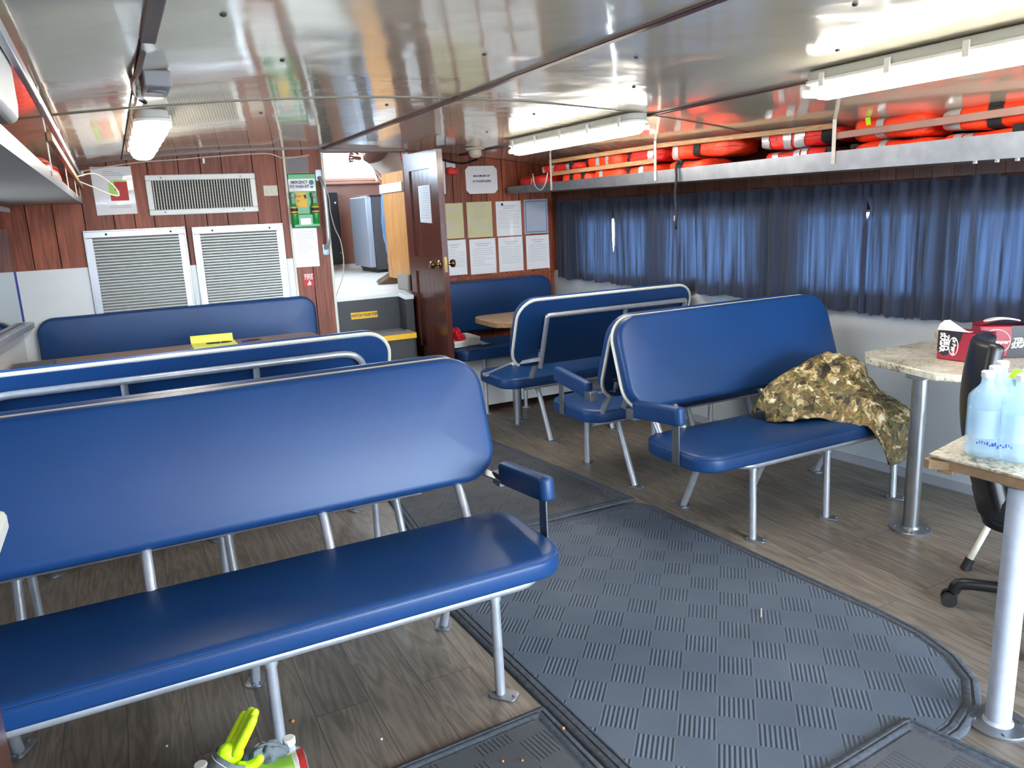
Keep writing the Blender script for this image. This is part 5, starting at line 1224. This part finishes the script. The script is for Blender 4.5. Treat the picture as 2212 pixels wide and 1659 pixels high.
# curtains
C = [ (5.80, 5.090, .972, .958, 'far left curtain beside the document board'), (5.098, 4.56, .955, .945, 'second navy curtain, right of the bright slit'),
      (4.55, 3.45, .945, .925, 'wide navy curtain behind the two back to back right benches'), (3.455, 2.960, .925, .905, 'navy curtain left of the short light slit'),
      (2.988, 2.67, .90, .893, 'narrow navy curtain right of the short light slit'), (2.69, 1.84, .895, .925, 'navy curtain behind the soda cartons'), (1.85, .85, .93, .94, 'navy curtain at the right edge of the picture') ]
for i, (ya, yb, z0, z1, lb) in enumerate(C):
    r = random.Random(40+i); n = max(20, int((ya-yb)*150)); ph = [r.uniform(0, 6) for _ in range(5)]
    def off(u, v):
        y = ya+(yb-ya)*u; a = .55+.45*v
        return .050+a*(.016*math.sin(y*24+ph[0]+1.5*math.sin(y*7))+.010*math.sin(y*57+ph[1]+2*math.sin(y*5))+.012*math.sin(y*11+ph[2]))+.004*math.sin(y*120+ph[3])
    def fn(u, v):
        bow = .022*max(0, math.sin(PI*min(1, max(0, (v-.12)/.52))))**.6
        s = 0
        b2 = .010*math.sin(PI*min(1, max(0, (v-.10)/.22)))
        if i == 1: s = -bow*max(0, 1-u*6)-.008
        if i == 0: s = bow*.6*max(0, 1-(1-u)*6)
        if i == 4: s = -4.2*b2*max(0, 1-u*4)
        if i == 3: s = b2*1.3*max(0, 1-(1-u)*4)
        y = ya+(yb-ya)*u + s + .006*math.sin(v*3+u*40+ph[4])*v*u*(1-u)*4
        zb = z0+(z1-z0)*u+.006*math.sin(u*23+ph[2])+.004*math.sin(u*51)
        z = 1.62+(zb-1.62)*v
        return (wxr(y)-off(u, v), y, z)
    m = MB(); m.grid(fn, n, 20)
    t = thing('curtain', (wxr((ya+yb)/2)-.05, (ya+yb)/2, .93), lb, 'curtain', 'navy curtains over the side windows')
    c = build('cloth', m, CURT, t, ang=180)
    m = MB(); m.tube([(wxr(ya)-.05, ya, 1.612), (wxr(yb)-.05, yb, 1.612)], .006, 8); build('rod', m, TRIMD, t)

# ------------------------------------------------------------------ wheelhouse things
t = thing('fridge', (2.80, 8.62, PZ), 'small silver and dark grey fridge standing in the wheelhouse', 'fridge')
m = MB(); m.box(2.55, 3.08, 8.30, 8.92, PZ+.03, 1.775); build('cabinet', m, FRIDGES, t, bevel=.008)
m = MB(); m.cushion((2.545, 8.61, PZ+.44), (0,1,0), (0,0,1), (-1,0,0), .62, .76, .065, .02, .015); build('door', m, SILVERF, t)
m = MB(); m.box(2.53, 3.09, 8.29, 8.93, 1.775, 1.79); build('top_board', m, BLACK, t, bevel=.003)
m = MB(); m.box(2.56, 3.07, 8.32, 8.9, PZ, PZ+.03); build('plinth', m, BLACK, t, smooth=False)
t = thing('wall_locker', (2.35, 9.4, PZ), 'tall black locker at the left back of the wheelhouse', 'locker')
m = MB(); m.box(2.05, 2.44, 9.26, 9.49, PZ+.08, 1.862); build('body', m, BLACKM, t, bevel=.01)
m = MB(); m.cyl((2.40, 9.26, 1.74), (2.40, 9.245, 1.74), .012, 12); m.cyl((2.41, 9.26, 1.16), (2.41, 9.245, 1.16), .010, 12); build('screw', m, CHROME, t)
m = MB(); m.box(2.05, 3.4, 9.40, 9.498, PZ, PZ+.055); struct('baseboard_wheelhouse', m, WHITEP, smooth=False)

# person standing behind the pine half door, facing left
pr = thing('person', (2.42, 6.92, PZ), 'person in tan jacket and faded jeans standing behind the pine half door, one hand raised', 'person')
B = V((2.225, 6.92, PZ))
P_ = lambda x, y, z, r, r2=None: (B.x+x, B.y+y, B.z+z, r, r if r2 is None else r2)
# whole body as one skin: pelvis root, spine leaning towards -x, head, both legs, both arms
bv = [P_(.14,0,.93,.08,.10), P_(.05,0,1.08,.10,.13), P_(-.02,0,1.25,.12,.16), P_(-.05,0,1.42,.10,.16), P_(-.07,0,1.51,.055), P_(-.09,0,1.60,.075), P_(-.10,0,1.70,.088,.08), P_(-.095,0,1.77,.06),
      P_(.14,-.09,.86,.06), P_(.075,-.11,.50,.045), P_(.085,-.11,.28,.04), P_(.085,-.11,.10,.036),
      P_(.14,.09,.86,.06), P_(.09,.12,.50,.045), P_(.12,.12,.28,.04), P_(.13,.12,.10,.036),
      P_(-.05,-.19,1.40,.058), P_(-.03,-.25,1.13,.046), P_(-.15,-.22,1.095,.040), P_(-.21,-.20,1.092,.032),
      P_(-.05,.19,1.40,.058), P_(.06,.25,1.14,.046), P_(.10,.26,.95,.038), P_(.11,.26,.87,.028)]
be = [(0,1),(1,2),(2,3),(3,4),(4,5),(5,6),(6,7),(0,8),(8,9),(9,10),(10,11),(0,12),(12,13),(13,14),(14,15),(3,16),(16,17),(17,18),(18,19),(3,20),(20,21),(21,22),(22,23)]
body = skin('body', bv, be, SKIN, pr, 2)
# face
hc = B+V((-.10,0,1.68))
m = MB(); m.lathe([(.0,-.125),(.05,-.105),(.072,-.05),(.080,.0),(.082,.05),(.066,.095),(.03,.118),(0,.122)], hc, 24); m.v = [V((hc.x+(p.x-hc.x)*1.18, p.y, p.z)) for p in m.v]
m.lathe([(.012,-.03),(.018,0),(.010,.03)], hc+V((-.098,0,-.01)), 12)
head = build('head', m, SKIN, pr, sub=1)
m = MB()
for s in (-1, 1): m.lathe([(0,-.009),(.008,-.004),(.008,.004),(0,.009)], hc+V((-.086,s*.032,.018)), 12)
build('eye', m, INKD, head)
m = MB(); m.box(hc.x-.093, hc.x-.084, hc.y-.025, hc.y+.025, hc.z-.062, hc.z-.055); build('mouth', m, mat('lips', (150, 84, 78), .5), head, bevel=.003)
m = MB()
for s in (-1, 1): m.lathe([(.006,-.03),(.016,-.01),(.018,.015),(.008,.032)], hc+V((.01,s*.082,.0)), 10)
build('ear', m, SKIN, head)
m = MB(); m.grid(lambda a, b: hc+V((.012+.103*math.cos(2*PI*a)*math.cos(b*PI/2), .088*math.sin(2*PI*a)*math.cos(b*PI/2), .03+.105*math.sin(b*PI/2)-.04*max(0, math.cos(2*PI*a))*(1-b))), 28, 10); build('hair', m, HAIR, pr)
# hands with five fingers
def hand(o, d, up, k_):
    o, d, up = V(o), V(d).normalized(), V(up).normalized(); sd_ = d.cross(up)
    skin('palm', [(*o,.026,.02), (*(o+d*.045),.03,.018), (*(o+d*.085),.03,.016)], [(0,1),(1,2)], SKIN, pr, 2)
    for k, (w_, ln) in enumerate(((-.030,.072),(-.010,.082),(.011,.077),(.030,.060))):
        b = o+d*.09+sd_*w_; c1 = b+d*ln*.45*k_-up*.010; c2 = c1+d*ln*.22*k_-up*.024; c3 = c2-d*ln*.1*(1-k_)-up*.020
        skin('finger', [(*(b-d*.02),.0095), (*b,.0095), (*c1,.009), (*c2,.0085), (*c3,.007)], [(0,1),(1,2),(2,3),(3,4)], SKIN, pr, 2)
    b = o+d*.03-sd_*.028; skin('thumb', [(*b,.011), (*(b+d*.03-sd_*.022),.0105), (*(b+d*.058-sd_*.026-up*.006),.009)], [(0,1),(1,2)], SKIN, pr, 2)
hand(B+V((-.215,-.20,1.092)), (-1,.0,.12), (0,.95,.3), .62)
hand(B+V((.112,.26,.86)), (-.05,-.05,-1), (-1,0,0), 1)
# clothing as shells round the same skeleton
def shell(name, pts, par, m_, ry=1.25):
    """lofted cloth: (x, z, rx) stations, ry = width factor across"""
    m = MB(); N_ = len(pts)-1
    def fn(a, b):
        q = cr([V(p) for p in pts], b); an = 2*PI*a; wob = 1+.035*math.sin(3*an+9*b)+.02*math.sin(7*an+14*b)
        return B+V((q.x+q.z*math.cos(an)*wob, q.z*ry*math.sin(an)*wob, q.y))
    m.grid(fn, 32, 24); return build(name, m, m_, par)
jk = shell('jacket', [(.135,.925,.12),(.105,1.0,.138),(.03,1.12,.165),(-.02,1.26,.165),(-.05,1.42,.135),(-.065,1.50,.07)], pr, JACKET)
for (a, b_, c_, d_) in ((P_(-.05,-.19,1.40,.078), P_(-.03,-.25,1.13,.066), P_(-.14,-.22,1.098,.058), P_(-.195,-.205,1.093,.048)), (P_(-.05,.19,1.40,.078), P_(.06,.255,1.14,.066), P_(.09,.262,1.01,.056), P_(.105,.262,.93,.048))):
    skin('sleeve', [a, b_, c_, d_], [(0,1),(1,2),(2,3)], SLEEVE, pr, 2)
m = MB(); m.obox(B+V((.165,-.10,1.10)), (.2,0,1), (0,1,0), (1,0,-.2), .09, .05, .02); build('red_side_panel', m, REDCLOTH, jk, bevel=.012)
m = MB()
for (sy, pts) in ((-.10, [(.15,0,.99,.115),(.145,-.06,.90,.110),(.13,-.10,.80,.098),(.09,-.11,.50,.080),(.085,-.11,.28,.074),(.085,-.11,.09,.078)]), (.10, [(.15,0,.99,.115),(.145,.06,.90,.110),(.13,.10,.80,.098),(.10,.12,.50,.080),(.12,.12,.28,.074),(.13,.12,.09,.078)])):
    P2 = bez([B+V(p[:3]) for p in pts], 40); n_ = len(P2)
    rr = [cr([V((p[3],0,0)) for p in pts], k/(n_-1)).x*(1+.05*math.sin(k*1.3)*(k/n_)) for k in range(n_)]
    m.tube(P2, rr, 18)
build('jeans', m, JEANS, pr)
for (x, y) in ((.06,-.11), (.12,.12)):
    m = MB()
    def shoe(a, b):
        q = 2*PI*a; k = math.cos(b*PI/2)**.5; l = .155 if math.cos(q) > 0 else .10
        hgt = (.10-.055*max(0, math.cos(q)))*math.sin(b*PI/2)
        return B+V((x-.045-l*math.cos(q)*k*(1-.1*b), y+.048*math.sin(q)*k, .002+hgt))
    m.grid(shoe, 32, 10); m.lathe([(.155,0)], (0,0,0), 3) if False else None
    build('boot', m, BOOT, pr)

# ------------------------------------------------------------------ camera, daylight
cam = bpy.data.cameras.new('camera'); co = bpy.data.objects.new('camera', cam); COL.objects.link(co)
cam.sensor_fit = 'HORIZONTAL'; cam.sensor_width = 36; cam.lens = 1668/2212*36; cam.clip_start = .05
def axes(p, y, r):
    fw_ = V((math.sin(y)*math.cos(p), math.cos(y)*math.cos(p), -math.sin(p))); rt = V((math.cos(y), -math.sin(y), 0)); up_ = rt.cross(fw_)
    c, s = math.cos(r), math.sin(r); return rt*c+up_*s, rt*-s+up_*c, fw_
R_, U_, F_ = axes(math.radians(12.6), math.radians(26.5), math.radians(-2.65))
M = Matrix((R_, U_, -F_)).transposed().to_4x4(); M.translation = V((0, 0, 1.55)); co.matrix_world = M
SC.camera = co

w = bpy.data.worlds.new('overcast sky'); SC.world = w; w.use_nodes = True
nt = w.node_tree; N = nt.nodes; L = nt.links; bg = N['Background']
tc = N.new('ShaderNodeTexCoord'); sp = N.new('ShaderNodeSeparateXYZ'); L.new(tc.outputs['Generated'], sp.inputs[0])
rp_ = N.new('ShaderNodeValToRGB'); mr = N.new('ShaderNodeMapRange'); mr.inputs[1].default_value = -1; mr.inputs[2].default_value = 1
L.new(sp.outputs[2], mr.inputs[0]); L.new(mr.outputs[0], rp_.inputs[0])
e = rp_.color_ramp.elements; e[0].position = .44; e[0].color = (.25, .28, .30, 1); e[1].position = .53; e[1].color = (.68, .84, 1.0, 1)
L.new(rp_.outputs[0], bg.inputs[0]); bg.inputs[1].default_value = 10.5
vs = SC.view_settings; vs.view_transform = 'Standard'; vs.look = 'None'; vs.gamma = 1; vs.use_curve_mapping = False; vs.exposure = 1.7
SC.cycles.max_bounces = 10; SC.cycles.diffuse_bounces = 6; SC.cycles.glossy_bounces = 5; SC.cycles.transparent_max_bounces = 16
SC.cycles.caustics_reflective = False; SC.cycles.caustics_refractive = False; SC.cycles.sample_clamp_indirect = 6
try: SC.cycles.use_denoising = True
except Exception: pass
